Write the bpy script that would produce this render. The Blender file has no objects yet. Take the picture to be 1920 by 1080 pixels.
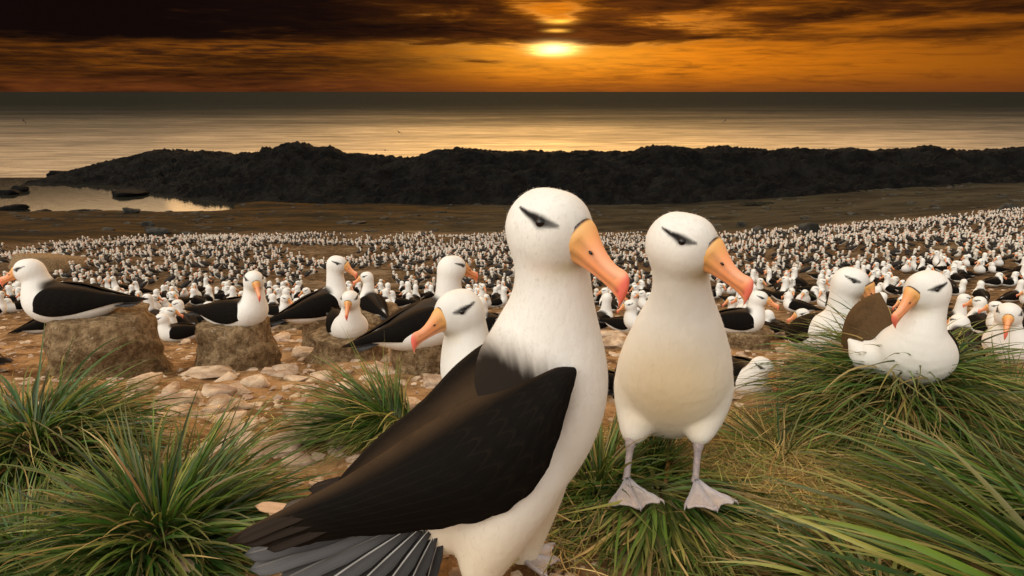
import bpy, bmesh, math, random
import numpy as np
from mathutils import Vector, Matrix
from math import radians as R, sin, cos, tan, atan, pi

# ------------------------------------------------------------------ camera, sky, sun
SC = bpy.context.scene
COL = SC.collection
CAMZ = 18.0                                   # camera height above the sea
FPX = 1300.0
PITCH = atan(368 / FPX)
cam_d = bpy.data.cameras.new("camera"); cam = bpy.data.objects.new("camera", cam_d); COL.objects.link(cam)
cam.location = (0, 0, CAMZ); cam.rotation_euler = (pi / 2 - PITCH, 0, 0)
cam_d.lens = FPX / 1920 * 36; cam_d.sensor_width = 36; cam_d.clip_start = 0.02; cam_d.clip_end = 200000
cam_d.dof.use_dof = True; cam_d.dof.focus_distance = 1.35; cam_d.dof.aperture_fstop = 28
SC.camera = cam
SC.view_settings.view_transform = 'Standard'; SC.view_settings.look = 'None'
SC.view_settings.exposure = 0.0; SC.view_settings.gamma = 1.0
SC.render.film_transparent = False
try:
    SC.cycles.max_bounces = 6; SC.cycles.diffuse_bounces = 3; SC.cycles.glossy_bounces = 3
    SC.cycles.sample_clamp_indirect = 6; SC.cycles.sample_clamp_direct = 20
except Exception:
    pass
SUN_AZ = R(3.3)      # to the right of straight ahead (+Y)
SUN_EL = R(3.3)

class E:
    """tiny expression wrapper round math nodes"""
    def __init__(s, nt, sock): s.nt = nt; s.s = sock
    def _m(s, op, *a, clamp=False):
        n = s.nt.nodes.new('ShaderNodeMath'); n.operation = op; n.use_clamp = clamp
        for i, v in enumerate((s,) + a):
            if isinstance(v, E): s.nt.links.new(v.s, n.inputs[i])
            else: n.inputs[i].default_value = v
        return E(s.nt, n.outputs[0])
    def __add__(s, o): return s._m('ADD', o)
    __radd__ = __add__
    def __sub__(s, o): return s._m('SUBTRACT', o)
    def __rsub__(s, o): return (s * -1.0) + o
    def __mul__(s, o): return s._m('MULTIPLY', o)
    __rmul__ = __mul__
    def __truediv__(s, o): return s._m('DIVIDE', o)
    def pw(s, o): return s._m('POWER', o)
    def exp(s): return s._m('EXPONENT')
    def clamp(s): return s._m('ADD', 0.0, clamp=True)
    def gauss(s, c, w):
        d = (s - c) / w
        return (d * d * -1.0).exp()
    def step(s, a, b):
        n = s.nt.nodes.new('ShaderNodeMapRange'); n.interpolation_type = 'SMOOTHSTEP'
        s.nt.links.new(s.s, n.inputs[0]); n.inputs[1].default_value = a; n.inputs[2].default_value = b
        return E(s.nt, n.outputs[0])
    def comb(s, y, z):
        n = s.nt.nodes.new('ShaderNodeCombineXYZ')
        for i, v in enumerate((s, y, z)):
            if isinstance(v, E): s.nt.links.new(v.s, n.inputs[i])
            else: n.inputs[i].default_value = v
        return n.outputs[0]
def cmix(nt, f, a, b, mode='MIX'):
    n = nt.nodes.new('ShaderNodeMix'); n.data_type = 'RGBA'; n.blend_type = mode
    for i, v in ((0, f), (6, a), (7, b)):
        if isinstance(v, E): v = v.s
        if hasattr(v, 'is_linked') or isinstance(v, bpy.types.NodeSocket): nt.links.new(v, n.inputs[i])
        elif i == 0: n.inputs[0].default_value = v
        else: n.inputs[i].default_value = (*v, 1) if len(v) == 3 else v
    return n.outputs[2]
def noise(nt, vec, scale=5, detail=4, rough=0.55, dist=0.0):
    n = nt.nodes.new('ShaderNodeTexNoise'); n.inputs['Scale'].default_value = scale
    n.inputs['Detail'].default_value = detail; n.inputs['Roughness'].default_value = rough
    n.inputs['Distortion'].default_value = dist
    if vec is not None: nt.links.new(vec, n.inputs['Vector'])
    return E(nt, n.outputs['Fac'])

def make_world():
    w = bpy.data.worlds.new("World"); SC.world = w; w.use_nodes = True
    nt = w.node_tree; nt.nodes.clear()
    out = nt.nodes.new('ShaderNodeOutputWorld'); bg = nt.nodes.new('ShaderNodeBackground')
    nt.links.new(bg.outputs[0], out.inputs[0])
    tc = nt.nodes.new('ShaderNodeTexCoord'); sep = nt.nodes.new('ShaderNodeSeparateXYZ')
    nt.links.new(tc.outputs['Generated'], sep.inputs[0])
    x, y, z = (E(nt, sep.outputs[i]) for i in range(3))
    el = z._m('ARCSINE') * (180 / pi)
    az = x._m('ARCTAN2', y) * (180 / pi) - math.degrees(SUN_AZ)      # degrees, 0 = towards the sun
    aaz = az._m('ABSOLUTE')
    # long flat cloud streaks
    n1 = noise(nt, (az * 0.085).comb(el * 0.75, 1.3), 1.0, 6, 0.6, 0.7)
    n2 = noise(nt, (az * 0.20 + el * .25).comb(el * 2.0, 7.7), 1.0, 5, 0.65, 0.9)
    n3 = noise(nt, (az * 0.35).comb(el * 5.0, 3.1), 1.0, 4, 0.6, 0.3)
    nn = n1 * 0.55 + n2 * 0.33 + n3 * 0.12
    amp = (nn - 0.5) * 2.6
    # glow of the open sky by distance from the sun, dimmer to the left
    side = (az * -0.105)._m('MAXIMUM', az * 0.030)
    g_w = (side * -1.0).exp()
    g_n = (az.gauss(0, 8.0)) * (el.gauss(3.1, 1.7))
    openc = cmix(nt, g_w.step(0.12, 0.90), (0.050, 0.016, 0.005), (1.0, 0.27, 0.008))
    openc = cmix(nt, n3.step(.35, .7) * 0.55, openc, (0.38, 0.11, 0.006))
    openc = cmix(nt, n2.step(.50, .68) * 0.42, openc, (0.24, 0.060, 0.005))
    openc = cmix(nt, (g_n * 0.9).clamp(), openc, (1.15, 0.43, 0.03))
    openc = cmix(nt, el.step(1.9, -0.1) * 0.8, openc, (0.16, 0.040, 0.010))
    # cloud cover: thick high up, thin low, gap above the sun, a few brighter breaks
    bias = (el.step(2.6, 4.4) * 0.62) - 0.34 + (az.step(-8, -24) * 0.32) \
        - (az.gauss(0.2, 1.9) * el.gauss(5.7, 0.9) * 0.50) - (az.gauss(-24.0, 6.5) * el.gauss(3.2, 0.50) * 0.75) - (az.gauss(-14.0, 4.0) * el.gauss(3.3, 0.45) * 0.30) \
        - (az.gauss(27.0, 9.0) * el.gauss(4.5, 0.45) * 0.55) - (az.gauss(11, 5) * el.gauss(5.3, 0.8) * 0.45) \
        + az.gauss(-8, 7) * el.gauss(4.5, 0.45) * 0.35 + az.gauss(6.5, 5) * el.gauss(4.0, 0.33) * 0.42 + az.gauss(8.5, 4) * el.gauss(6.5, 0.6) * 0.5 \
        + az.gauss(-12, 7) * el.gauss(2.2, 0.5) * 0.35 - az.gauss(-33, 5) * el.gauss(5.0, 0.8) * 0.12
    cov = amp + bias
    m = cov.step(-0.42, 0.42)
    cloudc = cmix(nt, (g_w * (n2 - 0.2) * 2.2).step(0.0, 1.0), (0.0065, 0.0030, 0.0025), (0.16, 0.042, 0.006))
    front = cmix(nt, m, openc, cloudc)
    edge = cov.gauss(-0.05, 0.10) * az.gauss(0, 10) * el.gauss(4.6, 1.8)
    front = cmix(nt, edge * 0.45, front, (1.0, 0.45, 0.08), 'ADD')
    # the sun itself, flattened by the cloud above it
    sx = (az + n3 * 2.0 - 1.0) / 1.45; sy = (el - SUN_ELD() + (n3 - .5) * .3) / 0.40
    disc = ((sx * sx + sy * sy) * -1.0).exp()
    front = cmix(nt, 1.0, front, cmix(nt, disc.clamp(), (0, 0, 0), (5.0, 2.9, 0.9)), 'ADD')
    s2 = (az + n3 * 1.6 - .8).gauss(0.3, 1.0) * el.gauss(5.2, 0.16) + (az + n3 * 1.4 - .7).gauss(0.2, 0.8) * el.gauss(4.55, 0.12)
    front = cmix(nt, 1.0, front, cmix(nt, (s2).clamp(), (0, 0, 0), (1.3, 0.62, 0.08)), 'ADD')
    # higher sky: bright thin overcast lit from the west, cooler behind the camera
    up = cmix(nt, aaz.step(40, 120), (1.55, 0.88, 0.36), (0.85, 0.79, 0.72))
    up = cmix(nt, el.step(20, 9) * aaz.step(60, 30), up, (1.95, 1.28, 0.68))
    up = cmix(nt, aaz.step(25, 0) * el.step(40, 12), up, (5.6, 3.0, 0.85))
    up = cmix(nt, el.step(25, 75), up, (0.50, 0.48, 0.46))
    lobe = (x * -0.60 + y * -0.62 + z * 0.50)._m('MAXIMUM', 0.0).pw(4.0)  # added bright patch of unseen sky behind left, lights and models the birds
    back = cmix(nt, (lobe * (n1 * .6 + .7)).clamp(), (0.74, 0.71, 0.67), (4.0, 3.75, 3.3))
    fb = (y * -1.0).step(-0.25, 0.6)
    up = cmix(nt, (fb + lobe * 1.5).clamp(), up, back)
    nearhor = el.step(6.8, 9.2)
    tot = cmix(nt, (nearhor + aaz.step(75, 120)).clamp(), front, up)
    # daylight model of the air itself, low sun
    sky = nt.nodes.new('ShaderNodeTexSky'); sky.sky_type = 'NISHITA'; sky.sun_disc = False
    sky.sun_elevation = SUN_EL; sky.sun_rotation = SUN_AZ
    sk = nt.nodes.new('ShaderNodeVectorMath'); sk.operation = 'SCALE'; sk.inputs['Scale'].default_value = 0.05
    nt.links.new(sky.outputs[0], sk.inputs[0])
    tot = cmix(nt, el.step(7, 20) * 0.5, tot, sk.outputs[0], 'ADD')
    tot = cmix(nt, el.step(-4, -0.3), (0.03, 0.03, 0.03), tot)
    nt.links.new(tot, bg.inputs['Color']); bg.inputs['Strength'].default_value = WORLD_STR
def SUN_ELD(): return 3.2
WORLD_STR = 0.92
make_world()
sun_d = bpy.data.lights.new("sun", 'SUN'); sun = bpy.data.objects.new("sun", sun_d); COL.objects.link(sun)
sun_d.energy = 0.8; sun_d.angle = R(60); sun_d.color = (1.0, 0.55, 0.20)
sdir = Vector((sin(SUN_AZ) * cos(SUN_EL), cos(SUN_AZ) * cos(SUN_EL), sin(SUN_EL)))
sun.rotation_euler = sdir.to_track_quat('Z', 'Y').to_euler()
sun.location = (5, 100, 30)

# ------------------------------------------------------------------ helpers
SP, CP = sin(PITCH), cos(PITCH)
def P(px, py, Y):
    """world point seen at photo pixel (px, py), at forward distance Y"""
    a = (px - 960) / FPX; b = (540 - py) / FPX
    d = Vector((a, b * SP + CP, b * CP - SP)); t = Y / d.y
    return Vector((d.x * t, Y, CAMZ + d.z * t))
def proj(x, y, z):
    h = CAMZ - z; zc = y * CP + h * SP; zc = np.maximum(zc, 1e-3)
    return 960 + FPX * x / zc, 540 + FPX * (h * CP - y * SP) / zc
def sstep(a, b, x):
    t = np.clip((x - a) / (b - a), 0, 1); return t * t * (3 - 2 * t)
def hash2(i, j, s=0):
    n = (i.astype(np.int64) * 374761393 + j.astype(np.int64) * 668265263 + s * 1442695041) & 0x7fffffff
    n = ((n ^ (n >> 13)) * 1274126177) & 0x7fffffff
    n = (n ^ (n >> 16)) & 0xffff
    return n / 65535.0
def vn(x, y, s=0):
    i = np.floor(x); j = np.floor(y); u = x - i; v = y - j
    u = u * u * (3 - 2 * u); v = v * v * (3 - 2 * v)
    return (hash2(i, j, s) * (1 - u) + hash2(i + 1, j, s) * u) * (1 - v) + (hash2(i, j + 1, s) * (1 - u) + hash2(i + 1, j + 1, s) * u) * v
def fbm(x, y, oct=4, s=0, gain=0.5, ridged=False):
    r = 0; a = 1.0; t = 0
    for k in range(oct):
        n = vn(x * 2 ** k + 17.3 * k, y * 2 ** k - 9.1 * k, s + k)
        if ridged: n = 1 - np.abs(2 * n - 1)
        r = r + a * n; t += a; a *= gain
    return r / t
_py = np.array([-60, -20, -3, 0, 1.1, 1.42, 1.95, 2.5, 3.2, 4.3, 5.2, 8, 15, 26, 65, 90, 106, 112, 125, 140, 160.])
_ph = np.array([-9, -2.2, .66, .86, .93, .95, 1.03, 1.13, 1.33, 1.66, 1.95, 2.75, 4.5, 6.5, 13.1, 15.9, 17.55, 17.65, 17.75, 18.3, 19.])
_fy = np.linspace(-60, 160, 22001); _fh = np.interp(_fy, _py, _ph)
_fh = np.convolve(np.pad(_fh, 30, mode='edge'), np.ones(61) / 61, 'valid')
def terrain(x, y):
    x = np.asarray(x, float); y = np.asarray(y, float)
    h = np.interp(y, _fy, _fh)
    u = x / np.maximum(y, 4.0)
    h = h * (1 - 0.15 * sstep(0.15, 0.75, u) * sstep(6, 16, y))
    # left: shallow lagoon and small shore undulations
    lag = sstep(-40, -52, x + 6 * (fbm(x * .05, y * .05, 3, 5) - .5)) * sstep(104, 109.5, y + 5 * (fbm(x * .07, y * .1, 3, 9) - .5))
    h = h + lag * (18.7 - h) * 1.0
    n = (fbm(x * 1.6, y * 1.6, 4, 1) - .5) * .14 * sstep(1.2, 3, y) + (fbm(x * 9, y * 9, 3, 2) - .5) * .035
    n = n + (fbm(x * .15, y * .15, 3, 3) - .5) * 1.1 * sstep(12, 30, y) * (1 - lag)
    n = n * (1 - .6 * sstep(95, 108, y))
    return CAMZ - h + n
def tz(x, y): return float(terrain(np.array([x]), np.array([y]))[0])
def G(px, py):
    """where the ray through photo pixel (px, py) meets the ground"""
    a = P(px, py, 1.0) - Vector((0, 0, CAMZ)); t = 0.5
    prev = t
    while t < 200:
        if CAMZ + a.z * t < tz(a.x * t, a.y * t): break
        prev = t; t *= 1.01
    lo, hi = prev, t
    for _ in range(14):
        m = (lo + hi) / 2
        if CAMZ + a.z * m < tz(a.x * m, a.y * m): hi = m
        else: lo = m
    return Vector((a.x * hi, a.y * hi, CAMZ + a.z * hi))

def mk(name, verts, faces, mat=None, parent=None, col=None, smooth=True, extra=None, mats=None, midx=None):
    me = bpy.data.meshes.new(name)
    verts = np.asarray(verts, dtype=np.float32).reshape(-1, 3)
    if isinstance(faces, np.ndarray):
        nf, k = faces.shape
        me.vertices.add(len(verts)); me.vertices.foreach_set('co', verts.ravel())
        me.loops.add(nf * k); me.loops.foreach_set('vertex_index', faces.astype(np.int32).ravel())
        me.polygons.add(nf); me.polygons.foreach_set('loop_start', np.arange(nf, dtype=np.int32) * k)
        try: me.polygons.foreach_set('loop_total', np.full(nf, k, np.int32))
        except Exception: pass
        me.update(calc_edges=True)
    else:
        me.from_pydata(verts.tolist(), [], faces)
    if midx is not None: me.polygons.foreach_set('material_index', np.asarray(midx, np.int32))
    me.polygons.foreach_set('use_smooth', np.full(len(me.polygons), smooth))
    if col is not None:
        c = np.ones((len(verts), 4), np.float32); c[:, :col.shape[1]] = col
        at = me.color_attributes.new('Col', 'FLOAT_COLOR', 'POINT'); at.data.foreach_set('color', c.ravel())
    if extra is not None:
        c = np.ones((len(verts), 4), np.float32); c[:, :extra.shape[1]] = extra
        at = me.color_attributes.new('St', 'FLOAT_COLOR', 'POINT'); at.data.foreach_set('color', c.ravel())
    for m in (mats or ([mat] if mat else [])): me.materials.append(m)
    me.update()
    o = bpy.data.objects.new(name, me); COL.objects.link(o)
    if parent is not None: o.parent = parent
    return o
def tag(o, label=None, cat=None, group=None, kind=None):
    if label: o['label'] = label
    if cat: o['category'] = cat
    if group: o['group'] = group
    if kind: o['kind'] = kind
    return o
def empty(name, loc, rz=0.0, label=None, cat=None, group=None):
    o = bpy.data.objects.new(name, None); COL.objects.link(o); o.location = loc; o.rotation_euler = (0, 0, rz)
    o.empty_display_size = 0.05
    return tag(o, label, cat, group)
def copy_tree(o, parent=None):
    c = o.copy(); COL.objects.link(c)
    if parent is not None: c.parent = parent
    for ch in list(o.children): copy_tree(ch, c)
    return c

# ------------------------------------------------------------------ materials
def mat(name, fn, **kw):
    m = bpy.data.materials.new(name); m.use_nodes = True; nt = m.node_tree
    b = nt.nodes['Principled BSDF']
    for k, v in kw.items():
        k = k.replace('_', ' ')
        b.inputs[k].default_value = (*v, 1) if isinstance(v, tuple) and len(v) == 3 else v
    if fn: fn(nt, b)
    return m
def pos(nt):
    return nt.nodes.new('ShaderNodeNewGeometry').outputs['Position']
def objc(nt):
    return nt.nodes.new('ShaderNodeTexCoord').outputs['Object']
def scalev(nt, v, s):
    n = nt.nodes.new('ShaderNodeVectorMath'); n.operation = 'MULTIPLY'; nt.links.new(v, n.inputs[0]); n.inputs[1].default_value = s
    return n.outputs[0]
def attr(nt, name='Col'):
    n = nt.nodes.new('ShaderNodeAttribute'); n.attribute_name = name
    return n.outputs['Color']
def bump(nt, b, hgt, strength=0.5, dist=0.01):
    n = nt.nodes.new('ShaderNodeBump'); n.inputs['Strength'].default_value = strength; n.inputs['Distance'].default_value = dist
    nt.links.new(hgt.s if isinstance(hgt, E) else hgt, n.inputs['Height']); nt.links.new(n.outputs[0], b.inputs['Normal'])
def voro(nt, vec, scale, feature='F1', rnd=1.0):
    n = nt.nodes.new('ShaderNodeTexVoronoi'); n.feature = feature; n.inputs['Scale'].default_value = scale
    nt.links.new(vec, n.inputs['Vector']); n.inputs['Randomness'].default_value = rnd
    return E(nt, n.outputs['Distance'])

def f_plume(nt, b):
    o = objc(nt); c = attr(nt)
    n = noise(nt, scalev(nt, o, (60, 60, 22)), 1, 4, .6); n2 = noise(nt, o, 14, 3, .5)
    cc = cmix(nt, n2.step(.35, .75) * .10, c, (.80, .72, .58), 'MULTIPLY')
    v = voro(nt, scalev(nt, o, (75, 75, 38)), 1.0)
    nt.links.new(cc, b.inputs['Base Color']); bump(nt, b, n * .45 + n2 * 1.4 - v * .22, .42, .005)
PLUME = mat('white plumage', f_plume, Roughness=.85, Specular_IOR_Level=.2)
def f_wing(nt, b):
    st = attr(nt, 'St'); c = attr(nt)
    v = voro(nt, scalev(nt, st, (22, 10, 1)), 1.0, 'F1', .8)
    n = noise(nt, scalev(nt, st, (9, 110, 1)), 1, 4, .6); n2 = noise(nt, objc(nt), 9, 4, .6); n4 = noise(nt, scalev(nt, st, (60, 24, 1)), 1, 3, .6)
    cc = cmix(nt, n2.step(.48, .75) * .35, c, (.010, .006, .0035)); cc = cmix(nt, n4.step(.58, .72) * .3, cc, (.013, .009, .006))
    ss = nt.nodes.new('ShaderNodeSeparateColor'); nt.links.new(st, ss.inputs[0]); sx = E(nt, ss.outputs[0]); sy = E(nt, ss.outputs[1])
    ln = (sy * 10.0 + sx * 3.0 + n2 * .5)._m('FRACT').gauss(.5, .06) * sx.step(.35, .7) * .22
    cc = cmix(nt, ln, cc, (.030, .022, .016))
    u = sx * 15.0 + (sy * 24.0 + n2 * 1.6)._m('SINE')._m('ABSOLUTE') * .55 + (n2 - .5) * 1.2; fr = u._m('FRACT'); msk = sx.step(.62, .40) * sx.step(.03, .12)
    cc = cmix(nt, fr.step(.70, .96) * msk * (n2 * 1.6 - .3).clamp() * .36, cc, (.026, .018, .012))
    nt.links.new(cc, b.inputs['Base Color'])
    bump(nt, b, n * .6 + n4 * .4 + fr * msk * .9, .38, .004)
WING = mat('dark wing feathers', f_wing, Roughness=.8, Specular_IOR_Level=.06)
def f_attr(nt, b): nt.links.new(attr(nt), b.inputs['Base Color'])
def f_bill(nt, b):
    c = attr(nt); n = noise(nt, scalev(nt, objc(nt), (60, 60, 60)), 1, 3, .6)
    nt.links.new(cmix(nt, n.step(.4, .8) * .25, c, (.8, .42, .25)), b.inputs['Base Color'])
    bump(nt, b, n, .12, .002)
BILL = mat('orange horn bill', f_bill, Roughness=.42, Subsurface_Weight=.08)
EYE = mat('dark eye', None, Base_Color=(.003, .002, .002), Roughness=.06, Specular_IOR_Level=.5)
def f_skin(nt, b):
    n = noise(nt, objc(nt), 120, 3, .6); v = voro(nt, objc(nt), 160)
    nt.links.new(cmix(nt, n.step(.35, .7), (.34, .30, .32), (.50, .40, .37)), b.inputs['Base Color']); bump(nt, b, v, .4, .001)
SKIN = mat('grey pink leg skin', f_skin, Roughness=.5)
def f_web(nt, b):
    c = attr(nt); n = noise(nt, objc(nt), 55, 4, .65); nt.links.new(cmix(nt, n.step(.4, .7) * .4, c, (.36, .29, .32)), b.inputs['Base Color']); bump(nt, b, n, .5, .002)
WEB = mat('pale webbed skin', f_web, Roughness=.45, Subsurface_Weight=.1)
def f_feather(nt, b):
    c = attr(nt); st = attr(nt, 'St')
    n = noise(nt, scalev(nt, st, (3, 60, 1)), 1, 3, .6)
    nt.links.new(cmix(nt, n.step(.4, .7) * .35, c, (.03, .027, .027)), b.inputs['Base Color']); bump(nt, b, n, .5, .002)
FEATH = mat('long feathers', f_feather, Roughness=.8, Specular_IOR_Level=.15)
def f_blade(nt, b):
    c = attr(nt); n = noise(nt, objc(nt), 30, 2)
    cc = cmix(nt, n.step(.4, .8) * .25, c, (.20, .16, .05)); nt.links.new(cc, b.inputs['Base Color'])
    tr = nt.nodes.new('ShaderNodeBsdfTranslucent'); nt.links.new(cc, tr.inputs[0])
    mx = nt.nodes.new('ShaderNodeMixShader'); mx.inputs[0].default_value = .30
    nt.links.new(b.outputs[0], mx.inputs[1]); nt.links.new(tr.outputs[0], mx.inputs[2])
    nt.links.new(mx.outputs[0], nt.nodes['Material Output'].inputs[0])
BLADE = mat('grass blades', f_blade, Roughness=.38, Specular_IOR_Level=.5)
def f_rock(nt, b):
    p = pos(nt); n = noise(nt, p, 9, 5, .62, .3); n2 = noise(nt, p, 45, 4, .7); n3 = noise(nt, p, 3.0, 2)
    c = cmix(nt, n.step(.35, .66), (.30, .20, .125), (.70, .54, .38))
    c = cmix(nt, n3.step(.45, .68) * .6, c, (.34, .25, .21))
    c = cmix(nt, n2.step(.56, .72) * .5, c, (.62, .52, .40)); c = cmix(nt, n2.step(.42, .30) * .5, c, (.09, .055, .03))
    nt.links.new(c, b.inputs['Base Color']); bump(nt, b, n + n2 * .5, .8, .02)
ROCK = mat('pale weathered stone', f_rock, Roughness=.9, Specular_IOR_Level=.08)
def f_mud(nt, b):
    p = pos(nt); n = noise(nt, p, 24, 6, .7, .3); n2 = noise(nt, p, 70, 4, .7); n3 = noise(nt, p, 34, 4, .7, .5)
    c = cmix(nt, n.step(.33, .7), (.13, .078, .038), (.40, .28, .155))
    c = cmix(nt, n3.step(.60, .68) * .6, c, (.55, .46, .33)); c = cmix(nt, n2.step(.45, .33) * .6, c, (.05, .028, .014))
    nt.links.new(c, b.inputs['Base Color']); bump(nt, b, n + n2 * .6 + n3 * .4, 1.0, .02)
MUD = mat('dried mud and peat', f_mud, Roughness=.95, Specular_IOR_Level=.08)
def f_ground(nt, b):
    p = pos(nt); z = attr(nt); sp = nt.nodes.new('ShaderNodeSeparateColor'); nt.links.new(z, sp.inputs[0])
    flat, near, kelp = (E(nt, sp.outputs[i]) for i in range(3))
    n = noise(nt, p, 4.5, 6, .66, .4); n2 = noise(nt, p, 38, 5, .7); v = voro(nt, p, 22); big = noise(nt, p, .35, 4, .6)
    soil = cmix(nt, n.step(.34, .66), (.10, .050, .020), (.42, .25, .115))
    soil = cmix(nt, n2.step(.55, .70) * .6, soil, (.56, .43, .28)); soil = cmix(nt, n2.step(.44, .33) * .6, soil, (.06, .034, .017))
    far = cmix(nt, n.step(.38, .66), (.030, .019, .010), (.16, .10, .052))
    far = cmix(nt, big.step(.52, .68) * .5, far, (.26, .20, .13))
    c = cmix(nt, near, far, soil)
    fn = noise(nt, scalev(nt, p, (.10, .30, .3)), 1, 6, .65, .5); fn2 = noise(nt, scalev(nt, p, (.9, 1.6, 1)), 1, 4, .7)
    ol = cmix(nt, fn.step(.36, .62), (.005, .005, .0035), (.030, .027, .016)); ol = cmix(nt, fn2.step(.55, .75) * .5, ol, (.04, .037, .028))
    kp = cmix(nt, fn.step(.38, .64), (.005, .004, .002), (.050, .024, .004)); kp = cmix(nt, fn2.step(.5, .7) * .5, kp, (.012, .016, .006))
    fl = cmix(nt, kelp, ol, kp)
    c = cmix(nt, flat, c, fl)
    nt.links.new(c, b.inputs['Base Color'])
    bump(nt, b, n * 1.0 + n2 * .35 - v * .3, .7, .03)
GROUND = mat('stony peat soil', f_ground, Roughness=.95, Specular_IOR_Level=.08)
def f_ridge(nt, b):
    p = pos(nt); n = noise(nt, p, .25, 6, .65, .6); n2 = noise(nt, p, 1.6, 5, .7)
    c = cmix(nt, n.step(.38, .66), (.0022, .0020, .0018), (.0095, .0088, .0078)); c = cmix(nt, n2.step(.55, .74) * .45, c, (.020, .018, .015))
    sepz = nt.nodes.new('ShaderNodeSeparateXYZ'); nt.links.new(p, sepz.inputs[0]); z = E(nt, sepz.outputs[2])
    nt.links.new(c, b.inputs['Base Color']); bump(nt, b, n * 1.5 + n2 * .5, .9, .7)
RIDGE = mat('dark shore rock', f_ridge, Roughness=.85, Specular_IOR_Level=.08)
def f_boulder(nt, b):
    p = pos(nt); n = noise(nt, p, 1.2, 5, .65); nt.links.new(cmix(nt, n.step(.38, .66), (.02, .019, .016), (.06, .057, .05)), b.inputs['Base Color']); bump(nt, b, n, .8, .2)
BOULDER = mat('grey boulder stone', f_boulder, Roughness=.9, Specular_IOR_Level=.08)
def f_sea(nt, b):
    p = pos(nt); sp = nt.nodes.new('ShaderNodeSeparateXYZ'); nt.links.new(p, sp.inputs[0]); y = E(nt, sp.outputs[1])
    n = noise(nt, scalev(nt, p, (.05, .20, 1)), 1, 6, .66, .4); n2 = noise(nt, scalev(nt, p, (.004, .016, 1)), 1, 5, .65, .5)
    n3 = noise(nt, scalev(nt, p, (.7, 1.5, 1)), 1, 4, .6); n4 = noise(nt, scalev(nt, p, (.035, .17, 1)), 1, 6, .72, .6)
    far = (y._m('LOGARITHM', 10.0) + (n2 - .5) * .45).step(2.15, 3.30)      # darkening towards the horizon, put into the water as a fading reflection
    dif = nt.nodes.new('ShaderNodeBsdfDiffuse'); dif.inputs[0].default_value = (.010, .012, .010, 1)
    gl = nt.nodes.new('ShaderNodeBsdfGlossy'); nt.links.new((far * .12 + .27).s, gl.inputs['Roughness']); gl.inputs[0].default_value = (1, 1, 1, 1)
    bump(nt, b, n * 1.0 + n3 * .10 + n2 * 3.0 + n4, .6, 1.0); nn = b.inputs['Normal'].links[0].from_socket
    nt.links.new(nn, gl.inputs['Normal']); nt.links.new(nn, dif.inputs['Normal'])
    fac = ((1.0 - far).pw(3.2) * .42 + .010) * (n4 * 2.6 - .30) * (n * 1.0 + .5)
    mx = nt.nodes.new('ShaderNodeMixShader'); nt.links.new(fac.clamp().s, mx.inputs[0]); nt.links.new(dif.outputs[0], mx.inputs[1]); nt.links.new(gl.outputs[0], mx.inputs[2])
    nt.links.new(mx.outputs[0], nt.nodes['Material Output'].inputs[0])
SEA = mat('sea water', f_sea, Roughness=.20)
def f_calm(nt, b):
    n3 = noise(nt, scalev(nt, pos(nt), (.8, 2.0, 1)), 1, 3, .6); bump(nt, b, n3, .06, .2)
CALM = mat('calm lagoon water', f_calm, Base_Color=(.02, .02, .015), Roughness=.06, IOR=1.33)
FLY = mat('dark flying bird', None, Base_Color=(.02, .016, .013), Roughness=.8)
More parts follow.
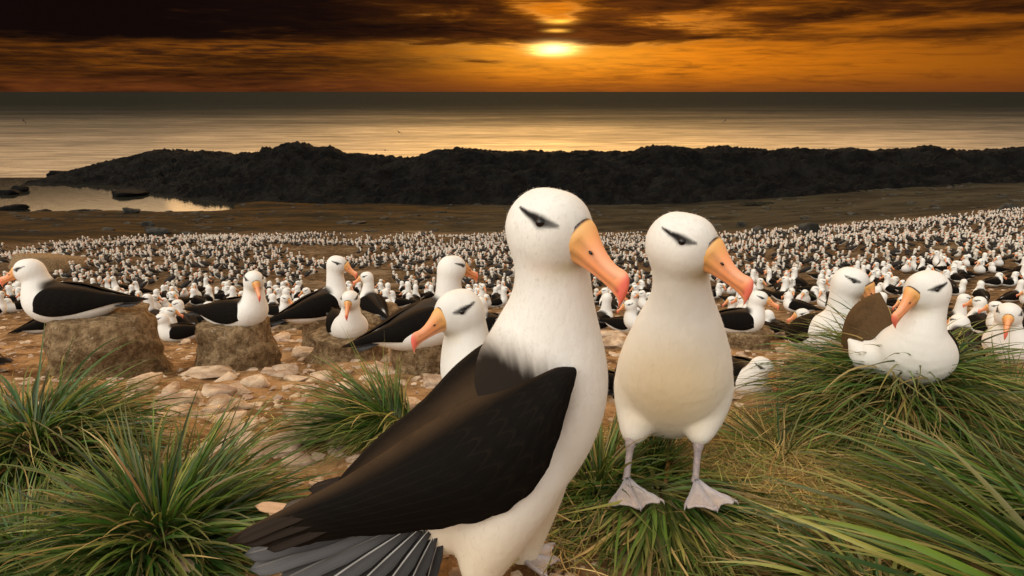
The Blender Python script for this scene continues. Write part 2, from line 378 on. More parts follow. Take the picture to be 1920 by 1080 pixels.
# ------------------------------------------------------------------ sea, terrain, ridge
def grid_mesh(X, Y, Z):
    a, b = X.shape; v = np.stack([X, Y, Z], -1).reshape(-1, 3)
    i = np.arange(a * b).reshape(a, b)
    f = np.stack([i[:-1, :-1], i[1:, :-1], i[1:, 1:], i[:-1, 1:]], -1).reshape(-1, 4)
    return v, f
def build_setting():
    # sea: fan-shaped sheet out to the horizon, calm lagoon sheet beside the ridge
    v = [(-90000, 60, 0), (90000, 60, 0), (90000, 120000, 0), (-90000, 120000, 0)]
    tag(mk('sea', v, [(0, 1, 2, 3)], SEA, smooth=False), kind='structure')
    v = [(-400, 90, -.02), (30, 90, -.02), (30, 152, -.02), (-400, 152, -.02)]
    tag(mk('lagoon_water', [(x, y, .02) for x, y, z in v], [(0, 1, 2, 3)], CALM, smooth=False), kind='structure')
    ys = np.concatenate([np.linspace(-40, -.5, 40), np.linspace(-.3, .7, 12), .75 * (160 / .75) ** np.linspace(0, 1, 640)])
    us = np.linspace(-1, 1, 561); us = us * .42 + us ** 5 * .58
    Y, U = np.meshgrid(ys, us, indexing='ij')
    X = U * (12.0 + 2.7 * np.maximum(Y, 0) + 1.6 * np.maximum(-Y, 0))
    Z = terrain(X, Y)
    v, f = grid_mesh(Y * 0 + X, Y, Z)
    f = f[:, ::-1]
    px, py = proj(v[:, 0], v[:, 1], v[:, 2])
    edge = colony_edge(px) + (fbm(v[:, 0] * .3, v[:, 1] * .3, 3, 11) - .5) * 12
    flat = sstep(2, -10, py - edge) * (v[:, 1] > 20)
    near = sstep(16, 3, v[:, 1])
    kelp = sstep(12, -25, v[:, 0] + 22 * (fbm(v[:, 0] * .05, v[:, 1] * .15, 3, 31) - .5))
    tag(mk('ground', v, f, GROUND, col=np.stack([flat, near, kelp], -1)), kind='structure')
    # ridge of dark rock between the shore and the open sea
    cx = np.array([-200, 60, 95, 110, 130, 165, 200, 245, 290, 350, 380, 430, 470, 490, 497, 505, 525, 545, 570, 590, 612, 620, 640, 680, 730, 780, 815, 850, 905, 940, 1000, 1060, 1120, 1180, 1205, 1230, 1280, 1310, 1340, 1360, 1400, 1440, 1500, 1560, 1600, 1640, 1700, 1755, 1780, 1860, 1900, 2300])
    cy = np.array([360, 352, 338, 331, 321, 311, 303, 294, 283, 289, 284, 293, 289, 287, 276, 284, 276, 267, 272, 280, 278, 275, 289, 291, 299, 297, 283, 281, 283, 289, 287, 289, 286, 289, 281, 275, 278, 284, 281, 276, 280, 284, 281, 283, 279, 285, 281, 276, 287, 283, 279, 284])
    fx = np.array([-200, 100, 180, 250, 330, 430, 520, 700, 2300]); fy = np.array([352, 347, 346, 352, 368, 379, 382, 386, 388])
    xs = np.concatenate([np.arange(-135, 130, .42), np.arange(130, 330, 1.2)]); v0 = np.arange(0, 1.0001, 1 / 150.)
    X, T = np.meshgrid(xs, v0, indexing='ij')
    Yf = np.full_like(xs, 125.0)
    for _ in range(4):
        pxs = 960 + FPX * xs / (Yf * CP + 18 * SP)
        ang = PITCH + np.arctan((np.interp(pxs, fx, fy) - 540) / FPX); Yf = 17.85 / np.tan(ang)
    Yc = Yf + 24
    pxc = 960 + FPX * xs / (Yc * CP + 13 * SP)
    hc = Yc * np.tan(PITCH + np.arctan((np.interp(pxc, cx, cy) - 540) / FPX)); zc = CAMZ - hc
    # across: 0..0.6 front slope, 0.6..1 back slope
    Y = np.where(T < .6, Yf[:, None] + (T / .6) * 24, Yc[:, None] + (T - .6) / .4 * 26)
    pr = np.where(T < .6, np.clip(T / .6, 0, 1) ** .8, 1 - ((T - .6) / .4) ** 1.3 * 1.2)
    pr = np.where(T < .6, pr * (.72 + .28 * sstep(.25, 1, T / .6)), pr)
    Z = -.1 + (zc[:, None] + .1) * pr
    rid = fbm(X * .07 + Y * .03, Y * .30, 5, 41, .62, True); lum = fbm(X * .55, Y * 1.1, 5, 45, .68, True)
    amp = np.clip((zc[:, None]) / 4, 0.05, 1)
    crest = np.exp(-((T - .6) / .05) ** 2)
    Z = Z + (rid - .62) * 3.4 * amp * (1 - crest * .8) * sstep(0, .1, T) + (lum - .55) * 2.4 * amp * sstep(-.02, .06, T)
    Z = np.minimum(Z, zc[:, None] * 1.0 - .15 + (lum - .55) * 1.7 - 2.2 * np.abs(T - .6) * (T < .6))
    v, f = grid_mesh(X, Y, Z)
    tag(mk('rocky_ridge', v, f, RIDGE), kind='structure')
    # a small bright pool on the flats to the right
    c = G(1425, 383); n = 28
    vv = [(c.x + cos(t * 2 * pi / n) * 3.0 * (1 + .25 * sin(t * 2.3)), c.y + sin(t * 2 * pi / n) * 1.6 * (1 + .2 * cos(t * 3.1)), c.z + .16) for t in range(n)]
    tag(mk('pool_water', vv, [tuple(range(n))], CALM, smooth=False), kind='structure')
def colony_edge(px):
    return np.interp(px, [-400, 0, 150, 350, 500, 1120, 1300, 1450, 1560, 1700, 1800, 1920, 2300], [470, 462, 452, 446, 440, 440, 441, 434, 425, 411, 402, 391, 380])

# ------------------------------------------------------------------ volume modeller (smooth blend of round cones, one closed surface)
class Vol:
    def __init__(s, lo, hi, h):
        s.lo = np.array(lo, np.float32); s.h = h
        n = np.ceil((np.array(hi) - np.array(lo)) / h).astype(int) + 1; s.n = n
        s.F = np.full(n, .15, np.float32)
        s.ax = [s.lo[i] + np.arange(n[i], dtype=np.float32) * h for i in range(3)]
    def cone(s, a, b, ra, rb, k=.02, lat=None, ls=1.0):
        a = np.array(a, np.float32); b = np.array(b, np.float32); m = max(ra, rb) * max(1, ls) + k + 2 * s.h
        sl = []
        for i in range(3):
            lo = int(max(0, (min(a[i], b[i]) - m - s.lo[i]) / s.h)); hi = int(min(s.n[i], (max(a[i], b[i]) + m - s.lo[i]) / s.h + 2))
            if hi <= lo: return
            sl.append(slice(lo, hi))
        x = s.ax[0][sl[0]][:, None, None] - a[0]; y = s.ax[1][sl[1]][None, :, None] - a[1]; z = s.ax[2][sl[2]][None, None, :] - a[2]
        d = b - a
        if lat is not None:
            l = np.array(lat, np.float32); c = (x * l[0] + y * l[1] + z * l[2]) * (1 - 1 / ls)
            x = x - l[0] * c; y = y - l[1] * c; z = z - l[2] * c
            d = d - l * float(d @ l) * (1 - 1 / ls)
        dd = float(d @ d) + 1e-9
        t = np.clip((x * d[0] + y * d[1] + z * d[2]) / dd, 0, 1)
        q = np.sqrt((x - t * d[0]) ** 2 + (y - t * d[1]) ** 2 + (z - t * d[2]) ** 2) - (ra + (rb - ra) * t)
        F = s.F[sl[0], sl[1], sl[2]]
        h = np.clip(.5 + .5 * (q - F) / k, 0, 1)
        s.F[sl[0], sl[1], sl[2]] = q * (1 - h) + F * h - k * h * (1 - h)
    def chain(s, pts, rad, k=.02, sub=4, lat=None, ls=None, own=.008):
        pts = [np.array(p, float) for p in pts]; n = len(pts); out = []
        ls = ls or [1.0] * n
        for i in range(n - 1):
            p0, p1, p2, p3 = pts[max(i - 1, 0)], pts[i], pts[i + 1], pts[min(i + 2, n - 1)]
            r = [rad[max(i - 1, 0)], rad[i], rad[i + 1], rad[min(i + 2, n - 1)]]
            for j in range(sub):
                t = j / sub
                cr = lambda q0, q1, q2, q3: .5 * (2 * q1 + (q2 - q0) * t + (2 * q0 - 5 * q1 + 4 * q2 - q3) * t * t + (3 * q1 - q0 - 3 * q2 + q3) * t ** 3)
                out.append((cr(p0, p1, p2, p3), cr(*r), ls[i] + (ls[i + 1] - ls[i]) * t))
        out.append((pts[-1], rad[-1], ls[-1]))
        for (a, ra, la), (b, rb, lb) in zip(out[:-1], out[1:]): s.cone(a, b, ra, rb, own or k, lat, (la + lb) / 2)
        return out
    def surf(s):
        F = s.F; n = F.shape; I = F < 0
        c = I[:-1, :-1, :-1].astype(np.int8)
        cnt = np.zeros([m - 1 for m in n], np.int8)
        for dx in (0, 1):
            for dy in (0, 1):
                for dz in (0, 1): cnt += I[dx:n[0] - 1 + dx, dy:n[1] - 1 + dy, dz:n[2] - 1 + dz]
        act = (cnt > 0) & (cnt < 8); idx = np.argwhere(act); N = len(idx)
        vid = np.full(act.shape, -1, np.int32); vid[act] = np.arange(N)
        cor = {}
        for dx in (0, 1):
            for dy in (0, 1):
                for dz in (0, 1): cor[(dx, dy, dz)] = F[idx[:, 0] + dx, idx[:, 1] + dy, idx[:, 2] + dz]
        sm = np.zeros((N, 3)); ct = np.zeros(N)
        for a in cor:
            for ax in range(3):
                if a[ax]: continue
                b = list(a); b[ax] = 1; fa, fb = cor[a], cor[tuple(b)]
                cr = (fa < 0) != (fb < 0); t = np.where(cr, fa / np.where(cr, fa - fb, 1), 0)
                q = np.tile(np.array(a, float), (N, 1)); q[:, ax] += t; sm += q * cr[:, None]; ct += cr
        v = (idx + sm / ct[:, None]) * s.h + s.lo
        fs = []
        for ax in range(3):
            o1, o2 = [(1, 2), (2, 0), (0, 1)][ax]
            sa = [slice(None)] * 3; sb = [slice(None)] * 3; sa[ax] = slice(0, -1); sb[ax] = slice(1, None)
            A, B = I[tuple(sa)], I[tuple(sb)]; e = np.argwhere(A != B); ok = np.ones(len(e), bool)
            for o in (o1, o2): ok &= (e[:, o] > 0) & (e[:, o] < n[o] - 1)
            e = e[ok]; ins = A[e[:, 0], e[:, 1], e[:, 2]]
            q = []
            for d1, d2 in ((1, 1), (0, 1), (0, 0), (1, 0)):
                g = e.copy(); g[:, o1] -= d1; g[:, o2] -= d2; q.append(vid[g[:, 0], g[:, 1], g[:, 2]])
            q = np.stack(q, -1); q = np.where(ins[:, None], q, q[:, ::-1]); fs.append(q)
        f = np.concatenate(fs); f = f[(f >= 0).all(1)]
        return v.astype(np.float32), f

def nrm(v):
    v = np.array(v, float); return v / (np.linalg.norm(v) + 1e-9)
def cat(pts, sub):
    """Catmull-Rom through rows of an array"""
    p = np.array(pts, float); n = len(p); out = []
    for i in range(n - 1):
        p0, p1, p2, p3 = p[max(i - 1, 0)], p[i], p[i + 1], p[min(i + 2, n - 1)]
        for j in range(sub):
            t = j / sub; out.append(.5 * (2 * p1 + (p2 - p0) * t + (2 * p0 - 5 * p1 + 4 * p2 - p3) * t * t + (3 * p1 - p0 - 3 * p2 + p3) * t ** 3))
    out.append(p[-1]); return np.array(out)
def loft(rings, close_ends=True):
    n, m = len(rings), len(rings[0]); v = np.concatenate(rings); f = []
    for i in range(n - 1):
        for j in range(m):
            a = i * m + j; b = i * m + (j + 1) % m; f.append((a, b, b + m, a + m))
    if close_ends: f.append(tuple(range(m))[::-1]); f.append(tuple(range((n - 1) * m, n * m)))
    return v, f
def wing_mesh(U, L, B, th=.012, sub=6, nu=14):
    """folded wing: upper edge U, lower edge L, bulge vectors B per station"""
    U, L, B = cat(U, sub), cat(L, sub), cat(B, sub); n = len(U); rings = []; st = []
    for i in range(n):
        mid = (U[i] + L[i]) / 2; w = np.linalg.norm(U[i] - L[i]); bl = np.linalg.norm(B[i]) + 1e-9
        bn = B[i] / bl; ring = []
        tt = th * min(1, w / .04) * (1 - .6 * i / n)
        for j in range(nu):
            t = j / (nu - 1); q = (1 - t) ** 2 * U[i] + 2 * t * (1 - t) * (mid + 2 * B[i]) + t * t * L[i]
            ring.append(q); st.append((i / n, t, 0))
        for j in range(nu):
            t = 1 - j / (nu - 1); q = (1 - t) ** 2 * U[i] + 2 * t * (1 - t) * (mid + 2 * B[i]) + t * t * L[i]
            ring.append(q - bn * tt * (sin(pi * t) * .9 + .1)); st.append((i / n, t, 1))
        rings.append(np.array(ring))
    v, f = loft(rings); return v, f, np.array(st)
def feather_mesh(base, tip, width, up, bend=0.0, n=10, blunt=.75, shaft=True):
    base, tip, up = np.array(base, float), np.array(tip, float), nrm(up); d = tip - base; Ln = np.linalg.norm(d)
    side = nrm(np.cross(d, up)); upn = nrm(np.cross(side, d)); v = []; st = []; f = []; ac = [-1, -.5, -.09, -.045, .045, .09, .5, 1]
    for i in range(n + 1):
        t = i / n; w = width * (min(1, .35 + t * 1.6)) * (1 if t < blunt else math.sqrt(max(0, 1 - ((t - blunt) / (1 - blunt)) ** 2)) + .02)
        c = base + d * t + upn * (bend * Ln * (t - t * t) * 4 * .25)
        for a in ac: v.append(c + side * a * w + upn * (-abs(a) ** 1.5 * w * .08 + (.0012 if abs(a) < .06 else 0))); st.append((t, (a + 1) / 2, 0))
    m = len(ac)
    for i in range(n):
        for j in range(m - 1): f.append((i * m + j, i * m + j + 1, (i + 1) * m + j + 1, (i + 1) * m + j))
    v = np.array(v); v2 = v - upn * .0015; k = len(v)
    f2 = [tuple(x + k for x in q[::-1]) for q in f]
    bd = [i * m for i in range(n + 1)] + [n * m + j for j in range(1, m)] + [i * m + m - 1 for i in range(n - 1, -1, -1)] + [j for j in range(m - 2, 0, -1)]
    f3 = [(bd[(i + 1) % len(bd)], bd[i], bd[i] + k, bd[(i + 1) % len(bd)] + k) for i in range(len(bd))]
    return np.concatenate([v, v2]), f + f2 + f3, np.array(st + st)

# ------------------------------------------------------------------ albatross parts
def head_frame(yaw, pitch=0.0):
    """yaw about z from +x; f forward, u up, l left"""
    f = np.array([cos(yaw) * cos(pitch), sin(yaw) * cos(pitch), sin(pitch)]); l = np.array([-sin(yaw), cos(yaw), 0.0]); u = np.cross(f, l)
    return f, u, l
def add_head(vol, C, HR, fr, k=.02):
    k = .014
    f, u, l = fr; C = np.array(C, float)
    vol.cone(C - f * .10 * HR - u * .02 * HR, C + f * .10 * HR - u * .05 * HR, .95 * HR, .93 * HR, k)
    vol.cone(C, C + f * .30 * HR + u * .14 * HR, .90 * HR, .74 * HR, k, l, .92)
    vol.cone(C + f * .30 * HR, C + f * .42 * HR - u * .25 * HR, .62 * HR, .54 * HR, k)
STREAK = [((.74, .62, .26), .035), ((.62, .72, .29), .072), ((.42, .83, .34), .125), ((.22, .84, .43), .09), ((.04, .85, .48), .06), ((-.16, .80, .54), .038), ((-.28, .77, .585), .015)]
def seg_dist(p, a, b):
    d = b - a; t = np.clip(((p - a) @ d) / (d @ d), 0, 1); return np.linalg.norm(p - a - t[:, None] * d, axis=1), t
def head_color(v, col, C, HR, fr, chin=.5):
    f, u, l = fr; q = v - np.array(C); r = np.linalg.norm(q, axis=1) + 1e-9; loc = np.stack([q @ f, q @ l, q @ u], -1) / r[:, None]
    near = 1 - sstep(HR * 1.15, HR * 1.6, r)
    s = loc.copy(); s[:, 1] = np.abs(s[:, 1]); best = np.full(len(v), 9.0)
    for (a, wa), (b, wb) in zip(STREAK[:-1], STREAK[1:]):
        d, t = seg_dist(s, nrm(a), nrm(b)); best = np.minimum(best, d / (wa + (wb - wa) * t))
    m = (1 - sstep(.55, 1.95, best)) * near
    col[:] = col * (1 - m[:, None]) + np.array([.010, .008, .007]) * m[:, None]
    d = np.linalg.norm(s - nrm((.62, .25, -.75)), axis=1)
    m = (1 - sstep(.1, .65, d)) * near * chin
    col[:] = col * (1 - m[:, None]) + np.array([.50, .42, .24]) * m[:, None]
    d = np.linalg.norm(s - nrm((.95, .3, .0)), axis=1)
    m = (1 - sstep(.2, .95, d)) * near * .40
    col[:] = col * (1 - m[:, None]) + np.array([.52, .51, .48]) * m[:, None]
def bill_mesh(C, HR, fr, pitch=R(38), L=2.0, nseg=22, m=20, sc=1.0):
    f, u, l = fr; HR = HR * sc; C = np.array(C, float)
    d = f * cos(pitch) - u * sin(pitch); w = f * sin(pitch) + u * cos(pitch)
    B = C + f * (.93 * HR / sc) - u * (.15 * HR / sc)
    #      x(along) top   bottom halfwidth
    K = [(-.16, .57, -.55, .44), (.02, .56, -.54, .42), (.20, .50, -.48, .35), (.45, .38, -.42, .28), (.75, .26, -.38, .23), (1.05, .19, -.35, .195),
         (1.30, .18, -.34, .18), (1.50, .22, -.35, .165), (1.68, .21, -.38, .145), (1.82, .07, -.42, .11), (1.90, -.10, -.50, .07), (1.94, -.33, -.58, .035), (1.93, -.50, -.64, .012)]
    K = cat(K, 3); rings = []; cols = []
    for i, (x, tp, bt, hw) in enumerate(K):
        x *= L / 2.0; t = i / (len(K) - 1); c = (tp + bt) / 2; hh = (tp - bt) / 2; ring = []
        for j in range(m):
            a = 2 * pi * j / m; ca, sa = cos(a), sin(a)
            yy = math.copysign(abs(sa) ** .9, sa) * hw * (1 - .25 * max(0, ca)); zz = c + hh * math.copysign(abs(ca) ** .85, ca)
            line = 0
            rel = (zz - bt) / (tp - bt + 1e-6)
            yel = np.array([.78, .42, .13]); org = np.array([.88, .33, .13]); red = np.array([.84, .17, .12]); pink = np.array([.90, .40, .24])
            cc = yel * (1 - sstep(.05, .38, t)) + org * sstep(.05, .38, t)
            k = sstep(.55, .95, rel) * sstep(.2, .5, t); cc = cc * (1 - k * .7) + pink * k * .7
            k = sstep(.60, .72, t) * (1 - sstep(.93, 1.0, t) * .6) * sstep(.15, .45, rel + t * .15); cc = cc * (1 - k) + red * k
            if abs(rel - .36) < .05 and .12 < t < .72: cc = cc * .55; line = 1
            if abs(rel - .70) < .04 and .12 < t < .6: cc = cc * .72; line = .6
            ring.append(B + d * x * HR + w * zz * HR + l * yy * HR - l * math.copysign(.012 * HR * line, sa))
            if x < -.085: cc = np.array([.02, .013, .01])
            cols.append(cc)
        rings.append(np.array(ring))
    v, fc = loft(rings)
    nos = [B + d * .50 * HR + w * .13 * HR + l * s * .250 * HR for s in (1, -1)]
    return v, fc, np.array(cols), nos, d
def ico(r, sub=2):
    bm = bmesh.new(); bmesh.ops.create_icosphere(bm, subdivisions=sub, radius=r); v = np.array([x.co[:] for x in bm.verts]); f = [tuple(y.index for y in x.verts) for x in bm.faces]; bm.free(); return v, f
def surf_pt(v, C, d):
    q = v - C; r = np.linalg.norm(q, axis=1); c = (q @ d) / r; ok = r < .2; i = np.argmax(np.where(ok, c, -9)); return v[i]
def finish_head(root, v, C, HR, fr, billp, L=2.0, detail=True, sc=1.0):
    C = np.array(C, float); f, u, l = fr
    bv, bf, bc, nos, bd = bill_mesh(C, HR, fr, billp, L, m=20 if detail else 10, sc=sc)
    b = mk('bill', bv, bf, BILL, root, bc)
    if detail:
        for s, q in zip((1, -1), nos):
            iv, fv = ico(.045 * HR, 1); iv = iv @ np.array([bd * 1.6, l * .6, np.cross(bd, l)]); mk('nostril', iv + q, fv, EYE, b)
    for s in (1, -1):
        d = nrm(f * .42 + l * s * .83 + u * .32); q = surf_pt(v, C, d) - d * .045 * HR
        iv, fv = ico(.12 * HR, 2 if detail else 1); mk('eye', iv + q, fv, EYE, root)
# ------------------------------------------------------------------ generic albatross (local frame: x forward, y left, z up, origin under the belly)
WHITE = np.array([.80, .785, .745])
DARKW = np.array([.0052, .0042, .0036])
def wing_color(st, edge=.5):
    c = np.tile(DARKW, (len(st), 1)); k = (1 - sstep(.0, .24, st[:, 1])) * edge * .75  # brown sheen of light on the upper edge, put into the colour
    k = np.maximum(k, sstep(.75, 1, st[:, 0]) * .25)
    return c * (1 - k[:, None]) + np.array([.075, .045, .024]) * k[:, None]
WU = np.array([(.088, .062, .060), (.05, .045, .098), (-.03, .030, .108), (-.12, .024, .100), (-.21, .018, .080), (-.30, .010, .066), (-.38, .002, .056), (-.43, -.004, .048)])
WL = np.array([(.105, .100, .010), (.080, .132, -.022), (.0, .140, -.040), (-.10, .124, -.030), (-.20, .090, -.004), (-.29, .050, .018), (-.37, .020, .034), (-.43, .004, .044)])
WB = np.array([.020, .036, .045, .040, .024, .010, .004, .001])
def bird(loc, yaw, label, group=None, hy=0.0, nh=.20, lean=.02, bp=4, hb=.095, s=1.0, h=.0065, billp=R(33), fat=1.0, raise_r=0.0, hp=0.0, cat_='albatross', wings=True, mesh_only=False, sub=6, nu=14, tailn=5, extra=(), rcol=None):
    root = empty('albatross', loc, yaw, label, cat_, group); root.scale = (s, s, s)
    M = Matrix.Rotation(-R(bp), 4, 'Y'); Mt = np.array(M.to_3x3())
    W = lambda p: (np.atleast_2d(np.array(p, float)) @ Mt.T + np.array([0, 0, hb]))
    w1 = lambda p: W(p)[0]
    vol = Vol((-.36, -.26 if extra else -.19, -.02), (.34, .19, hb + .24 + nh), h)
    pts = [w1((-.27, 0, .03)), w1((-.18, 0, .008)), w1((-.08, 0, 0)), w1((.03, 0, 0)), w1((.095, 0, .018))]
    nb = pts[-1] + np.array([.022, 0, .062]); HR = .066
    hc = nb + np.array([lean, 0, nh * .72])
    f, u, l = fr = head_frame(hy, hp)
    pts += [nb, nb * .45 + hc * .55 - f * .012, hc - f * .012]
    vol.chain(pts, [.030, .062, .090 * fat, .102 * fat, .096, .074, .058, .060], .03, 4, (0, 1, 0), [1.3, 1.4, 1.38, 1.30, 1.25, 1.05, 1.0, 1.0])
    add_head(vol, hc, HR, fr)
    for ea, eb, er, es in extra: vol.cone(ea, eb, er, es, .05)
    v, fc = vol.surf(); col = np.tile(WHITE, (len(v), 1))
    q = (v - np.array([0, 0, hb])) @ Mt
    m = sstep(.045, .07, q[:, 2]) * (1 - sstep(.055, .10, q[:, 0])) * (1 - sstep(.06, .10, np.abs(q[:, 1]))) * sstep(-.27, -.22, q[:, 0]) * (1 - sstep(.115, .14, q[:, 2]))
    col = col * (1 - m[:, None]) + np.array([.03, .022, .016]) * m[:, None]
    head_color(v, col, hc, HR, fr, .35)
    mk('body', v, fc, PLUME, root, col)
    finish_head(root, v, hc, HR, fr, billp, 1.72, detail=h < .01)
    for sd in (1, -1):
        U, L = WU.copy(), WL.copy(); L[1:6, 2] += .014; B = np.zeros((len(U), 3)); B[:, 1] = .72; B[:, 2] = .69; B *= WB[:, None] * fat
        if sd == -1 and raise_r:
            k = np.array([.0, .5, 1, 1.1, 1.0, .9, .8, .8])[:, None] * raise_r
            U = U + k * np.array([-.01, .10, .10]); L = L + k * np.array([0, .09, -.005]); U[3:, 0] += raise_r * .05
        for A in (U, L, B): A[:, 1] *= sd
        if raise_r and sd == -1: B[:, 1] = -np.abs(B[:, 1]) * 1.2
        wv, wf, st = wing_mesh(U, L, B, .012, sub, nu)
        if sd == 1: wf = [q_[::-1] for q_ in wf]
        wc = wing_color(st)
        if sd == -1 and rcol is not None: wc = wc * .3 + np.array(rcol) * .9  # brown wing as if lit from behind, backlight put into the colour
        wo = mk('wing', W(wv), wf, WING, root, wc, extra=st)
        if sd == -1 and rcol is not None: wo['label'] = 'lifted brown wing'
    for i in range(tailn):
        a = (i - (tailn - 1) / 2) / max(1, tailn) * .8
        fv, ff, st = feather_mesh((-.22, sin(a) * .03, .012), (-.22 - .17 * cos(a), sin(a) * .17, .022), .020, (0, 0, 1), n=5)
        mk('tail_feather', W(fv), ff, FEATH, root, np.tile([.06, .058, .06], (len(fv), 1)), extra=st)
    return root

def tube(pts, rad, m=12, sub=4):
    p = cat(np.column_stack([pts, rad]), sub); rings = []
    for i in range(len(p)):
        d = nrm(p[min(i + 1, len(p) - 1), :3] - p[max(i - 1, 0), :3]); a = nrm(np.cross(d, (0, 1, .1))); b = np.cross(d, a)
        rings.append(np.array([p[i, :3] + (a * cos(t) + b * sin(t)) * p[i, 3] for t in np.arange(m) * 2 * pi / m]))
    return loft(rings)
def foot(root, ank, head, size=.10, spread=33):
    """three toes with web; ank = heel point at ground level"""
    na, nr = 36, 12; v = []; col = []; f = []
    toes = (-spread, 2, spread)
    for s_ in (0, 1):
        for i in range(na + 1):
            a = -spread - 3 + (2 * spread + 6) * i / na; dt = min(abs(a - t) for t in toes)
            Lr = size * (1 - .13 * sstep(2, 14, dt)) * (.93 if abs(a) > spread - 3 else 1) * (1.0 if dt < 2.5 else .97)
            for j in range(nr + 1):
                t = j / nr; rr = .006 + Lr * t; rid = math.exp(-(dt * R(1) * rr / .0042) ** 2)
                z = .0035 + .0085 * rid * (1 - .3 * t) + .010 * max(0, 1 - t * 2.5) + .0012 * sin(t * 19 + a)
                if s_: z = .0
                A = R(a) + head; v.append((ank[0] + cos(A) * rr, ank[1] + sin(A) * rr, ank[2] + z))
                web = np.array([.60, .50, .46]); toe = np.array([.40, .39, .42]); e = sstep(.85, 1, t) * .3
                col.append((web * (1 - rid) + toe * rid) * (1 - e) + np.array([.35, .27, .28]) * e)
    k = (na + 1) * (nr + 1)
    for i in range(na):
        for j in range(nr):
            a = i * (nr + 1) + j; q = (a, a + nr + 1, a + nr + 2, a + 1); f.append(q[::-1]); f.append(tuple(x + k for x in q))
    bd = [i * (nr + 1) for i in range(na + 1)] + [na * (nr + 1) + j for j in range(1, nr + 1)] + [i * (nr + 1) + nr for i in range(na - 1, -1, -1)] + [j for j in range(nr - 1, 0, -1)]
    for i in range(len(bd)): f.append((bd[i], bd[(i + 1) % len(bd)], bd[(i + 1) % len(bd)] + k, bd[i] + k))
    o = mk('foot', v, f, WEB, root, np.array(col))
    for t in toes:
        A = R(t) + head; L0 = size * .97; b = np.array([ank[0] + cos(A) * L0, ank[1] + sin(A) * L0, ank[2] + .008]); dd = np.array([cos(A), sin(A), 0])
        cv, cf = tube([b, b + dd * .008 + np.array([0, 0, .001]), b + dd * .014 - np.array([0, 0, .006])], [.0035, .0025, .0006], 7, 2); mk('claw', cv - np.array([0, 0, .003]), cf, SKIN, o)
    return o

